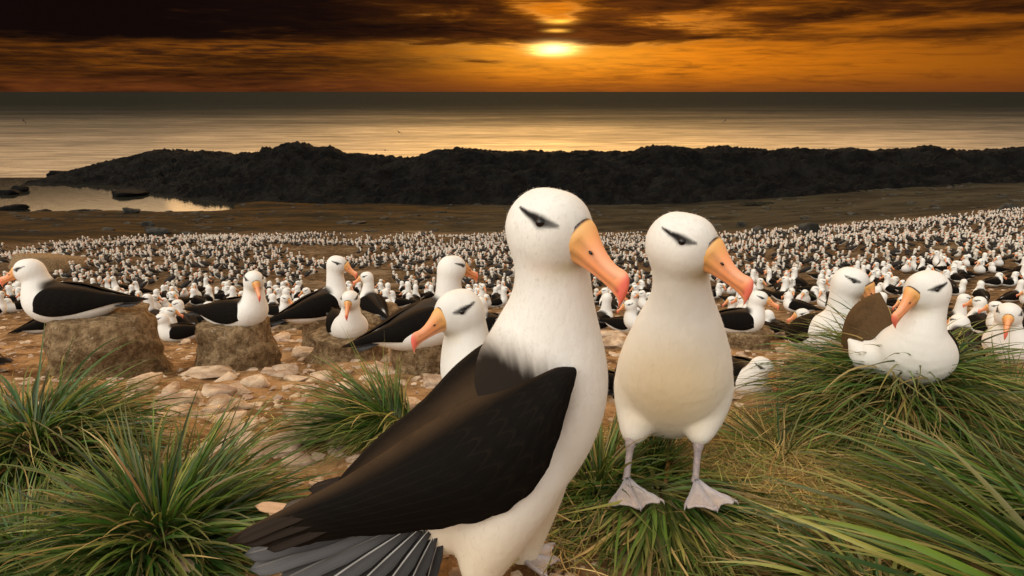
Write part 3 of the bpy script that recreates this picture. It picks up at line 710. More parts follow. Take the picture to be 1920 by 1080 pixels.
# ------------------------------------------------------------------ the two large birds in front
def V(px, py, Y): return np.array(P(px, py, Y))
def hero_a():
    base = V(930, 1075, 1.16); base[2] = tz(base[0], base[1])
    root = empty('albatross', base.tolist(), 0, 'largest albatross in front, black folded wings and fanned grey tail, head turned right', 'albatross', None)
    HR = .0715; C = V(1029, 428, 1.15); fr = head_frame(R(-43), R(-2)); f, u, l = fr
    vol = Vol((-.30, .93, base[2] + .02), (.24, 1.36, 18 - .13), .0035)
    ch = [V(788, 1000, 1.13), V(840, 962, 1.14), V(915, 885, 1.16), V(975, 800, 1.17), V(1010, 722, 1.17), V(1024, 650, 1.17), V(1034, 580, 1.165), V(1036, 520, 1.16), V(1030, 455, 1.155)]
    vol.chain(ch, [.034, .072, .117, .130, .123, .098, .0725, .0615, .062], .03, 5, (0, 1, 0), [1, .95, .92, .92, .92, .95, 1, 1, 1])
    add_head(vol, C, HR, fr, .025)
    vol.chain([V(965, 880, 1.10), V(930, 985, 1.09), V(898, 1075, 1.10)], [.078, .050, .024], .035, 4, own=0)
    vol.chain([V(990, 880, 1.20), V(985, 965, 1.215), V(978, 1045, 1.215)], [.070, .042, .018], .035, 4, own=0)
    v, fc = vol.surf(); col = np.tile(WHITE, (len(v), 1))
    # dark mantle between the wings
    best = np.full(len(v), 9.0)
    Mz = [V(988, 748, 1.07), V(960, 742, 1.06), V(930, 722, 1.07), V(895, 735, 1.12), V(850, 775, 1.15), V(790, 840, 1.15), V(740, 900, 1.12), V(820, 850, 1.09), V(930, 760, 1.07), V(912, 712, 1.10), V(922, 700, 1.17), V(915, 712, 1.24)]
    for a, b in zip(Mz[:-1], Mz[1:]):
        d, t = seg_dist(v, a, b); best = np.minimum(best, d)
    nz = (fbm(v[:, 0] * 170 + v[:, 1] * 60, v[:, 2] * 18, 4) - .5) * .016
    m = 1 - sstep(.032, .100, best + nz); md = (m ** 2)[:, None]
    col = col * (1 - m[:, None]) + (np.array([.17, .125, .09]) * (1 - md) + np.array([.014, .0095, .0065]) * md) * m[:, None]
    y = sstep(.32, .12, v[:, 2] - base[2]) * .55      # cream stain low on the thighs
    col = col * (1 - y[:, None]) + np.array([.80, .64, .40]) * y[:, None]
    for (px, py, Yc, rr, k, cc) in ((1012, 505, 1.09, .05, .22, (.72, .50, .36)), (1065, 500, 1.10, .035, .5, (.50, .44, .25)), (1000, 480, 1.085, .06, .12, (.60, .56, .42)), (870, 985, 1.08, .02, .3, (.45, .38, .3))):
        d = np.linalg.norm((v - V(px, py, Yc)) * np.array([1, 1, 1.8]), axis=1); m = (1 - sstep(.2 * rr, rr, d)) * k
        col = col * (1 - m[:, None]) + np.array(cc) * m[:, None]
    head_color(v, col, C, HR, fr, .35)
    T = lambda a: np.asarray(a) - base
    body = mk('body', T(v), fc, PLUME, root, col)
    finish_head(root, T(v), T(C), HR, fr, R(29), 1.70)
    down(body, T(v), fc, T, col, HR, T(C))
    # near wing
    S = [((1066, 688, 1.078), (1078, 689, 1.066), .003), ((1050, 687, 1.082), (1081, 702, 1.045), .013), ((1030, 689, 1.085), (1068, 752, 1.012), .030), ((960, 712, 1.10), (1044, 835, 1.0), .050), ((872, 752, 1.105), (1008, 910, 1.0), .060),
         ((785, 804, 1.10), (935, 965, 1.005), .060), ((705, 858, 1.09), (845, 988, 1.02), .050), ((628, 905, 1.085), (740, 1001, 1.045), .032), ((560, 940, 1.08), (640, 1010, 1.06), .018), ((490, 975, 1.075), (545, 1026, 1.065), .008), ((424, 1010, 1.07), (430, 1020, 1.07), .001)]
    U = [V(*a) for a, b, c in S]; L = [V(*b) for a, b, c in S]; B = [nrm((-.12, -.80, .50)) * c for a, b, c in S]
    wv, wf, st = wing_mesh(U, L, B, .016, 14, 40)
    rag = sstep(.80, 1, st[:, 1]) * sstep(.05, .3, st[:, 0]); wv = wv + (rag * ((np.sin(st[:, 0] * 95) ** 3) * .0012 + (fbm(st[:, 0] * 40, st[:, 0] * 0, 3) - .5) * .005))[:, None] * np.array([.3, 0, -1])
    ly = (st[:, 2] < .5) * (np.abs(((st[:, 0] * 16 + st[:, 1] * 3.0) % 1) - .5) - .25) * .0022 * sstep(.1, .4, st[:, 1]) * sstep(.02, .15, st[:, 0]); wv = wv + ly[:, None] * np.array([-.1, -.8, .5]); w = mk('wing', T(wv), [q[::-1] for q in wf], WING, root, wing_color(st, .9), extra=st)
    w['label'] = 'near black wing spread over the flank'
    # primaries at the near wing tip
    for a, b, wd, pale in (((640, 935, 1.078), (438, 1016, 1.062), .014, 0), ((640, 960, 1.07), (455, 1022, 1.060), .013, 0), ((640, 980, 1.065), (500, 1030, 1.056), .013, 0),
                           ((600, 965, 1.07), (478, 948, 1.10), .010, 1), ((590, 970, 1.07), (500, 958, 1.09), .009, 1), ((620, 935, 1.085), (530, 955, 1.08), .012, 2)):
        fv, ff, st2 = feather_mesh(V(*a), V(*b), wd, (-.1, -.6, .8), .15)
        c = {0: (.022, .014, .009), 1: (.62, .38, .22), 2: (.10, .075, .055)}[pale]
        mk('primary_feather', T(fv), ff, FEATH, w, np.tile(c, (len(fv), 1)), extra=st2)
    # far wing
    S = [((990, 690, 1.15), (1010, 700, 1.22), .012), ((962, 690, 1.10), (975, 715, 1.28), .055), ((895, 742, 1.10), (925, 775, 1.30), .070), ((812, 805, 1.10), (860, 850, 1.31), .066),
         ((735, 865, 1.10), (790, 910, 1.30), .066), ((672, 910, 1.10), (720, 950, 1.27), .052), ((620, 940, 1.10), (650, 975, 1.22), .030), ((560, 955, 1.11), (590, 990, 1.18), .014), ((505, 985, 1.10), (520, 1000, 1.14), .003)]
    U = [V(*a) for a, b, c in S]; L = [V(*b) for a, b, c in S]; B = [nrm((-.50, .25, .80)) * c * 1.35 for a, b, c in S]
    wv, wf, st = wing_mesh(U, L, B, .016, 10, 26); w2 = mk('wing', T(wv), wf, WING, root, wing_color(st, .9), extra=st)
    for a, b in (((680, 880, 1.16), (560, 950, 1.14)), ((670, 895, 1.17), (578, 918, 1.17))):
        fv, ff, st2 = feather_mesh(V(*a), V(*b), .013, (-.2, -.3, .9), .1); mk('primary_feather', T(fv), ff, FEATH, w2, np.tile((.02, .013, .009), (len(fv), 1)), extra=st2)
    # tail fan
    for a, b, wd, g in (((700, 985, 1.10), (458, 1040, 1.11), .021, .10), ((720, 990, 1.095), (468, 1068, 1.10), .023, .13), ((745, 990, 1.09), (520, 1092, 1.09), .024, .10), ((765, 992, 1.085), (590, 1108, 1.085), .024, .075),
                        ((785, 993, 1.08), (655, 1115, 1.08), .023, .06), ((802, 996, 1.075), (715, 1112, 1.075), .022, .05), ((816, 1000, 1.075), (765, 1102, 1.075), .020, .045), ((826, 1004, 1.078), (802, 1085, 1.08), .017, .04)):
        fv, ff, st2 = feather_mesh(V(*a), V(*b), wd, (-.15, -.65, .75), .12, 12)
        c = np.tile([g, g * .97, g * 1.0], (len(fv), 1)); sh = np.abs(st2[:, 1] - .5) < .03; c[sh & (st2[:, 0] < .97)] = (.62, .62, .60) if g < .1 else (.2, .19, .18)
        mk('tail_feather', T(fv), ff, FEATH, root, c, extra=st2)
    # lower legs and feet
    for a, b, hd in ((V(898, 1065, 1.10), (0, 0), 0), (V(980, 1035, 1.215), (0, 0), 0)):
        g = np.array([a[0] - .002, a[1] - .0, 0]); g[2] = tz(g[0], g[1]) + .004
        if hd == 0 and a[1] > 1.15: g = V(962, 1052, 1.205); g[2] = tz(g[0], g[1]) + .03
        tv, tf = tube([a + np.array([0, 0, .02]), a * .5 + g * .5, g + np.array([0, 0, .012])], [.012, .009, .010]); mk('leg', T(tv), tf, SKIN, root)
        foot(root, T(g), R(-12 if a[1] > 1.15 else -25), .085)
    return root
def down(body, v, fc, T, col, HR, C, n=12000, seed=5, ln=.0058, zmin=None):
    """fine loose barbs over the white plumage: soft outline"""
    rng = np.random.default_rng(seed); a, b, c = v[fc[:, 0]], v[fc[:, 1]], v[fc[:, 2]]; nn = np.cross(b - a, c - a); nn /= np.linalg.norm(nn, axis=1)[:, None] + 1e-9
    w = (col[fc[:, 0]].mean(1) > .45); idx = np.where(w)[0]; idx = rng.choice(idx, n); p = v[fc[idx]].mean(1) + rng.normal(0, .001, (n, 3)); q = nn[idx]
    dn = np.array([0, 0, -1.0]) + rng.normal(0, .45, (n, 3)); tg = dn - q * (dn * q).sum(1)[:, None]; tg /= np.linalg.norm(tg, axis=1)[:, None]
    L = ln * rng.uniform(.5, 1.3, n)[:, None]; sd = np.cross(q, tg); wd = .00028
    m1 = p + tg * L * .55 + q * L * .14; m2 = p + tg * L * 1.0 + q * L * .27
    vv = np.stack([p - sd * wd, p + sd * wd, m1 + sd * wd, m1 - sd * wd, m2], 1).reshape(-1, 3); k = np.arange(n)[:, None] * 5
    f1 = np.concatenate([np.hstack([k, k + 1, k + 2]), np.hstack([k, k + 2, k + 3]), np.hstack([k + 3, k + 2, k + 4])])
    cc = np.repeat(col[fc[idx, 0]], 5, axis=0)
    mk('down_feathers', vv, f1, DOWN, body, cc)
DOWN = mat('loose down', lambda nt, b: nt.links.new(attr(nt), b.inputs['Base Color']), Roughness=.9)
def hero_b():
    base = V(1240, 930, 1.42); gz = tz(base[0], base[1]); top = V(1240, 925, 1.42)[2]; base[2] = top
    root = empty('albatross', base.tolist(), 0, 'cream-breasted albatross standing face-on on a grass tussock on grey webbed feet, head turned right', 'albatross', None)
    HR = .0700; C = V(1277, 458, 1.40); fr = head_frame(R(-41), R(-2)); T = lambda a: np.asarray(a) - base
    vol = Vol((.12, 1.20, base[2] + .05), (.62, 2.12, 18 - .19), .0038)
    lat = nrm((.985, .15, 0))
    ch = [V(1228, 760, 2.02), V(1235, 745, 1.85), V(1245, 735, 1.70), V(1258, 725, 1.585), V(1265, 690, 1.53), V(1272, 630, 1.49), V(1277, 575, 1.455), V(1277, 530, 1.43), V(1275, 480, 1.41)]
    vol.chain(ch, [.028, .066, .104, .122, .123, .098, .0685, .0565, .058], .03, 5, lat, [1.2, 1.2, 1.12, 1.08, 1.06, 1.02, 1, 1, 1])
    add_head(vol, C, HR, fr, .025)
    vol.chain([V(1205, 730, 1.55), V(1196, 780, 1.52), V(1186, 816, 1.47)], [.056, .033, .012], .03, 4, own=0)
    vol.chain([V(1320, 730, 1.53), V(1316, 780, 1.50), V(1311, 818, 1.45)], [.056, .033, .012], .03, 4, own=0)
    v, fc = vol.surf(); col = np.tile(WHITE, (len(v), 1)); zz = v[:, 2]
    d = np.linalg.norm((v - V(1262, 735, 1.42)) * np.array([1, .5, 1.0]), axis=1); m = (1 - sstep(.03, .20, d)) * .70
    col = col * (1 - m[:, None]) + np.array([.84, .66, .36]) * m[:, None]
    d = np.linalg.norm((v - V(1325, 505, 1.36)), axis=1); m = (1 - sstep(.01, .05, d)) * .6
    col = col * (1 - m[:, None]) + np.array([.48, .38, .18]) * m[:, None]
    q = v - V(1245, 660, 1.78); m = (1 - sstep(.05, .12, np.linalg.norm(q * np.array([1, .35, 1]), axis=1))) * sstep(1.60, 1.68, v[:, 1])
    col = col * (1 - m[:, None]) + np.array([.03, .022, .016]) * m[:, None]
    head_color(v, col, C, HR, fr, .3)
    body = mk('body', T(v), fc, PLUME, root, col)
    finish_head(root, T(v), T(C), HR, fr, R(28), 1.66)
    down(body, T(v), fc, T, col, HR, T(C), 13000, 8, .0068)
    # wings folded behind the breast
    X = nrm(ch[3] - ch[1]); X = nrm(X * np.array([1, 1, 1])); L_ = nrm(np.cross((0, 0, 1), X)); Z = np.cross(X, L_); O = ch[2] * .6 + ch[3] * .4 + Z * .0
    for sd in (1, -1):
        U, Lw = WU.copy() * 1.08, WL.copy() * 1.08; B = np.zeros((len(U), 3)); B[:, 1] = .72; B[:, 2] = .69; B *= WB[:, None]
        U[:, 0] -= .03; Lw[:, 0] -= .045; Lw[:, 1] *= .90; Lw[:, 2] += .02; U[:, 2] += .012
        for A in (U, Lw, B): A[:, 1] *= sd
        wv, wf, st = wing_mesh(U, Lw, B, .012, 8, 18)
        if sd == 1: wf = [q_[::-1] for q_ in wf]
        wv = O + wv[:, :1] * X + wv[:, 1:2] * L_ + wv[:, 2:3] * Z
        mk('wing', T(wv), wf, WING, root, wing_color(st), extra=st)
    for i in range(7):
        a = (i - 3) * .14; bq = O - X * .24; tp = O - X * (.24 + .18 * cos(a)) + L_ * sin(a) * .2
        fv, ff, st = feather_mesh(bq, tp, .022, Z, n=6); mk('tail_feather', T(fv), ff, FEATH, root, np.tile([.07, .068, .07], (len(fv), 1)), extra=st)
    for kx, fx, hd in (((1184, 812, 1.468), (1174, 905, 1.425), R(-84)), ((1311, 814, 1.45), (1303, 908, 1.425), R(-80))):
        a, g = V(*kx), V(*fx); mid = a * .80 + g * .20
        tv, tf = tube([a + np.array([0, .01, .02]), mid, a * .62 + g * .38, a * .2 + g * .8, g + np.array([0, 0, .006])], [.0105, .0128, .0085, .0078, .0100], 14); mk('leg', T(tv), tf, SKIN, root)
        foot(root, T(g - np.array([0, 0, .004])), hd, .098, 36)
    return root

# ------------------------------------------------------------------ grass, stones, nests
PAL = np.array([(.016, .060, .008), (.040, .110, .014), (.09, .165, .022), (.24, .24, .055), (.40, .29, .11), (.20, .10, .03)])
def blades(n, base, az, e0, Ln, droop, wid, colr, rng, K=9, drift=.3, floor=None, fold=.35):
    t = np.linspace(0, 1, K + 1); e = e0[:, None] - droop[:, None] * t[None, :] ** 1.2
    a = az[:, None] + (rng.normal(0, drift, n))[:, None] * t[None, :] ** 1.5
    dx = np.cos(e) * np.cos(a); dy = np.cos(e) * np.sin(a); dz = np.sin(e); st = Ln[:, None] / K
    p = np.zeros((n, K + 1, 3)); p[:, 0] = base
    for k in range(K):
        p[:, k + 1, 0] = p[:, k, 0] + dx[:, k] * st[:, 0]; p[:, k + 1, 1] = p[:, k, 1] + dy[:, k] * st[:, 0]; p[:, k + 1, 2] = p[:, k, 2] + dz[:, k] * st[:, 0]
    if floor is not None:
        fl = floor(p[:, :, 0], p[:, :, 1]) + rng.uniform(.003, .05, n)[:, None]
        p[:, :, 2] = np.maximum(p[:, :, 2], fl)
    roll = rng.normal(0, .7, n)[:, None]
    sx = -np.sin(a); sy = np.cos(a); T = np.stack([dx, dy, dz], -1); S = np.stack([sx, sy, np.zeros_like(sx)], -1); N = np.cross(T, S)
    S2 = S * np.cos(roll)[..., None] + N * np.sin(roll)[..., None]; N2 = np.cross(T, S2)
    w = wid[:, None] * np.minimum(1, .7 + t * 1.2)[None, :] * (1 - t[None, :] ** 2.2 * .93)
    v = np.stack([p - S2 * w[..., None], p - N2 * (w * fold)[..., None], p + S2 * w[..., None]], 2)  # n,K+1,3,3
    vid = np.arange(n * (K + 1) * 3).reshape(n, K + 1, 3)
    f = np.concatenate([np.stack([vid[:, :-1, j], vid[:, :-1, j + 1], vid[:, 1:, j + 1], vid[:, 1:, j]], -1).reshape(-1, 4) for j in (0, 1)])
    tip = (t[None, :] ** 4)[..., None] * rng.uniform(.1, .9, (n, 1, 1)); bs = (np.clip(1 - t * 5, 0, 1)[None, :] * .5)[..., None]
    c = colr[:, None, :] * (1 - tip) + np.array([.34, .26, .09]) * tip; c = c * (1 - bs) + np.array([.22, .17, .08]) * bs
    c = np.repeat(c[:, :, None, :], 3, axis=2)
    return v.reshape(-1, 3), f, c.reshape(-1, 3)
def pick(rng, n, w):
    w = np.array(w, float); w /= w.sum(); i = rng.choice(len(PAL), n, p=w); c = PAL[i] * rng.uniform(.35, 1.8, (n, 1))
    return c
def tussock(c, label, n=900, rb=.10, Ln=(.2, .4), mh=.08, wid=.0022, bias=None, e=(25, 80), dr=(40, 110), w=(3, 5, 4, 2, 1, .2), seed=1, group='green grass tussocks', mound=True, sect=None, drift=.3, flat=0.0, K=9, floor=True):
    rng = np.random.default_rng(seed); c = np.array(c, float); g0 = c[2]
    root = empty('grass_tussock', c.tolist(), 0, label, 'grass tussock', group)
    r = np.sqrt(rng.uniform(0, 1, n)); th = rng.uniform(0, 2 * pi, n) if sect is None else rng.uniform(R(sect[0]), R(sect[1]), n)
    bx = r * rb * np.cos(th); by = r * rb * np.sin(th); bz = mh * (1 - r ** 2 * .9)
    az = th + rng.normal(0, .45, n)
    if bias is not None:
        vx = np.cos(az) + bias[0]; vy = np.sin(az) + bias[1]; az = np.arctan2(vy, vx)
    e0 = R(e[1]) - (R(e[1]) - R(e[0])) * r ** 1.2 + rng.normal(0, .15, n)
    L = rng.uniform(Ln[0], Ln[1], n) * (1 - .25 * (rng.uniform(0, 1, n) < .3)); d = np.radians(rng.uniform(dr[0], dr[1], n)); wd = wid * rng.uniform(.6, 1.3, n)
    fl = (lambda x, y: terrain(x + c[0], y + c[1]) - c[2]) if floor else None
    v, f, cc = blades(n, np.stack([bx, by, bz], -1), az, e0, L, d, wd, pick(rng, n, w), rng, K, drift, fl)
    mk('blades', v, f, BLADE, root, cc)
    if mound:
        rr = np.linspace(0, 1.25, 12); tt = np.linspace(0, 2 * pi, 33)[:-1]; A, B = np.meshgrid(rr, tt, indexing='ij')
        X = A * rb * np.cos(B); Y = A * rb * np.sin(B); Z = mh * (1 - A ** 2 * .9) * 1.0 + (fbm(X * 30 + c[0], Y * 30, 3) - .5) * .03 - .008; Z[-1] = -.12
        m = len(tt); vv = np.stack([X, Y, Z], -1).reshape(-1, 3); ff = []
        for i in range(len(rr) - 1):
            for j in range(m): ff.append((i * m + j, (i + 1) * m + j, (i + 1) * m + (j + 1) % m, i * m + (j + 1) % m))
        mk('root_clump', vv, ff, MUD, root)
    return root
def rock_mesh(size, seed, sub=4, rough=.5):
    rng = random.Random(seed); bm = bmesh.new()
    for _ in range(16):
        d = Vector((rng.gauss(0, 1), rng.gauss(0, 1), rng.gauss(0, 1))).normalized(); bm.verts.new(d * rng.uniform(.75, 1.1))
    bmesh.ops.convex_hull(bm, input=bm.verts[:]); bmesh.ops.delete(bm, geom=[v for v in bm.verts if not v.link_faces], context='VERTS')
    bmesh.ops.triangulate(bm, faces=bm.faces[:])
    me = bpy.data.meshes.new('tmp'); bmesh.ops.subdivide_edges(bm, edges=bm.edges[:], cuts=sub, use_grid_fill=True)
    for _ in range(0 if sub <= 2 else 1): bmesh.ops.smooth_vert(bm, verts=bm.verts[:], factor=.5, use_axis_x=True, use_axis_y=True, use_axis_z=True)
    v = np.array([x.co[:] for x in bm.verts]); f = [tuple(y.index for y in x.verts) for x in bm.faces]; bm.verts.index_update(); bm.free(); bpy.data.meshes.remove(me)
    tl = (rng.uniform(-.3, .3), rng.uniform(-.3, .3)); cap = rng.uniform(.35, .6) + v[:, 0] * tl[0] + v[:, 1] * tl[1]; v[:, 2] = np.where(v[:, 2] > cap, cap + (v[:, 2] - cap) * .15, v[:, 2])
    n = fbm(v[:, 0] * 2 + seed, v[:, 1] * 2 + v[:, 2] * 1.7, 4, seed) - .5; n2 = fbm(v[:, 2] * 7 + seed, v[:, 1] * 3 + v[:, 0] * 2, 3, seed + 3) - .5
    v = v * (1 + n * rough + n2 * rough * .25)[:, None]
    return v * np.array(size), f
def rock(p, size, label, seed, rz=0, group=None, m=None, cat_='stone', name='stone', sink=.3, sub=4):
    v, f = rock_mesh(size, seed, sub); o = mk(name, v, f, m or ROCK); o.location = (p[0], p[1], p[2] + size[2] * (1 - 2 * sink) * .5 + 0); o.rotation_euler = (0, 0, rz)
    return tag(o, label, cat_, group)
def nest(px, pyb, pyt, wpx, label, seed, group='mud pedestal nests'):
    g = G(px, pyb); zc = g.y * CP + (CAMZ - g.z) * SP; r = wpx / 2 * zc / FPX
    c = Vector((P(px, pyt, g.y + r * .85).x, g.y + r * .85, 0)); c.z = tz(c.x, c.y); top = P(px, pyt, c.y - r * .45).z; hgt = max(.05, top - c.z)
    n, m = 26, 56; rings = []
    for i in range(n):
        t = i / (n - 1)
        if t < .7: q = t / .7; rad = r * (1.10 - .16 * q + .05 * sin(q * 7 + seed) + .22 * math.exp(-q * 9)); z = -.08 + (hgt + .08) * q ** .9
        else: q = (t - .7) / .3; rad = r * (.94 - .92 * q ** .8) ; z = hgt + .018 * sin(q * pi) - .02 * q
        if .62 < t < .7: rad *= .985
        a = np.arange(m) * 2 * pi / m
        nn = fbm(np.cos(a) * 1.6 + seed * 3.1, np.sin(a) * 1.6 + z * 14, 4, seed) - .5; n2 = fbm(np.cos(a) * 7 + seed, np.sin(a) * 7 + z * 30, 3, seed + 9) - .5
        rr = rad * (1 + nn * .36 + n2 * .16); rings.append(np.stack([rr * np.cos(a), rr * np.sin(a), z + n2 * .02 + 0 * a], -1))
    v, f = loft(rings); o = mk('nest_mound', v, f, MUD); o.location = c; tag(o, label, 'nest mound', group)
    return Vector((c.x, c.y, c.z + hgt)), r
# ------------------------------------------------------------------ build
build_setting()
hero_a(); hero_b()

MID = []     # ground points taken by hand-placed birds
def put(p, *a, **k):
    MID.append((p[0], p[1])); return bird(tuple(p), *a, **k)
def on(px, py, Y): v = P(px, py, Y); return v
D = R
def mound(xy, r, top, label, seed):
    z0 = tz(*xy); h = top - z0 + .01; v, f = rock_mesh((r, r * .95, max(h, .05) * 1.05), seed, 4, .3); o = mk('nest_mound', v, f, MUD); o.location = (xy[0], xy[1], z0); tag(o, label, 'nest mound', 'mud pedestal nests')
# nests and their birds, near to far
t, r = nest(186, 712, 602, 192, 'broad brown mud pedestal under the long black-winged albatross at the left', 3)
put(on(128, 602, t.y), D(181), 'albatross sitting side-on facing left on the broadest mud nest at the left', hy=0, nh=.125, lean=.035, s=.95, bp=3, billp=R(22))
t, r = nest(438, 694, 612, 140, 'mud pedestal ringed by stones under the albatross facing right, left middle', 5)
put(on(452, 614, t.y), D(-14), 'albatross on a mud pedestal facing right with its bill lowered, left middle', hy=R(-45), nh=.20, s=.80, bp=6, billp=R(45))
t, r = nest(652, 678, 632, 140, 'low rounded mud nest under the small albatross that faces the camera', 6)
put(on(652, 634, t.y), D(-62), 'small albatross lying on a low nest looking straight at the camera', hy=R(-28), nh=.19, s=.80, billp=R(40))
t, r = nest(606, 652, 596, 80, 'mud nest behind the small albatross facing the camera', 7)
put(on(606, 598, t.y), D(35), 'albatross of the bill-to-bill pair, the left one, facing right', hy=R(-45), nh=.26, s=1.0, bp=12, billp=R(35))
t, r = nest(706, 628, 583, 86, 'mud nest under the right bird of the bill-to-bill pair', 8)
put(on(700, 586, t.y), D(125), 'albatross of the bill-to-bill pair, the right one, back to the camera and bill pointing left', hy=R(62), nh=.25, s=.95, bp=14, billp=R(28))
t, r = nest(792, 700, 640, 116, 'mud nest under the dark-backed albatross behind the big orange-billed head', 9)
put(on(805, 642, t.y), D(28), 'dark-backed albatross seen from behind on a nest just left of the largest bird', hy=R(10), nh=.23, s=1.02, bp=12, fat=1.1, billp=R(30))
t, r = nest(548, 618, 590, 60, 'small mud nest with a bird facing right beside the bill-to-bill pair', 12)
put(on(522, 594, t.y), D(-5), 'small albatross with lowered bill facing right, left of the bill-to-bill pair', hy=R(-15), nh=.16, s=.72, billp=R(50))
put(G(574, 596), D(178), 'small albatross facing left between two nests, left of the bill-to-bill pair', hy=R(10), nh=.17, s=.78)
put(G(742, 600), D(215), 'black-winged albatross half hidden just right of the bill-to-bill pair', hy=R(20), nh=.18, s=.85, bp=10)
put(G(925, 628), D(172), 'black-backed albatross crouching directly left of the largest bird\'s neck', hy=R(0), nh=.16, s=1.0, bp=8)
put(G(335, 640), D(205), 'albatross lying behind the broadest mud nest with only head and breast showing', hy=R(-10), nh=.14, s=.75)
put(G(-95, 686), D(165), 'dark albatross tail and back cut by the left edge of the picture', hy=R(0), nh=.10, s=1.0, bp=10)
# the bird looking left from behind the largest one
q = on(952, 752, 1.98); q.z = CAMZ - .965
mound((q.x + .02, q.y), .17, q.z, 'mud nest hidden behind the largest bird', 31)
put(q, D(184), 'albatross peering left with a big orange bill behind the back of the largest bird', hy=R(38), nh=.175, lean=.025, s=1.06, bp=8, h=.0045, billp=R(20))
# right side
t, r = nest(1400, 655, 622, 96, 'low mud nest right of the cream-breasted standing bird', 14)
put(on(1385, 624, t.y), D(-4), 'black-winged albatross facing right on a low nest just right of the cream-breasted bird', hy=R(-20), nh=.16, s=.95, billp=R(22))
put(G(1520, 640), D(190), 'small albatross facing left between two larger white ones on the right', hy=R(-10), nh=.17, s=.78)
q = on(1518, 668, 2.72); mound((q.x, q.y), .15, q.z, 'mud nest under the slim upright bird behind the big tussock', 32)
put(on(1545, 668, 2.72), D(-84), 'slim upright white albatross behind the big tussock, bill pointing down right', hy=R(44), nh=.235, s=.92, bp=22, hb=.10, billp=R(52))
put(on(1697, 706, 1.95), D(-112), 'plump white albatross sitting on the big grass tussock with one brown wing lifted', hy=R(-44), nh=.215, lean=.0, s=.87, h=.0045, raise_r=.74, billp=R(43), fat=1.0, bp=8, rcol=(.10, .060, .028), extra=[((.03, -.08, .075), (.08, -.145, .085), .055, .036), ((.08, -.145, .085), (.065, -.195, .13), .034, .006)])
put(G(1900, 678), D(205), 'white-breasted albatross cut by the right edge of the picture', hy=R(30), nh=.15, s=1.0)
put(on(1398, 736, 2.6), D(-75), 'albatross sunk behind tussock grass, only its white crown showing, beside the standing bird', hy=R(20), nh=.05, s=.66, billp=R(60))
put(G(1800, 668), D(75), 'dark-backed albatross crouching right behind the tussock bird', hy=R(30), nh=.06, s=.8)
put(G(1172, 622), D(-30), 'white albatross seen in the gap between the two standing birds', hy=R(40), nh=.17, s=.80)
rng = np.random.default_rng(3)

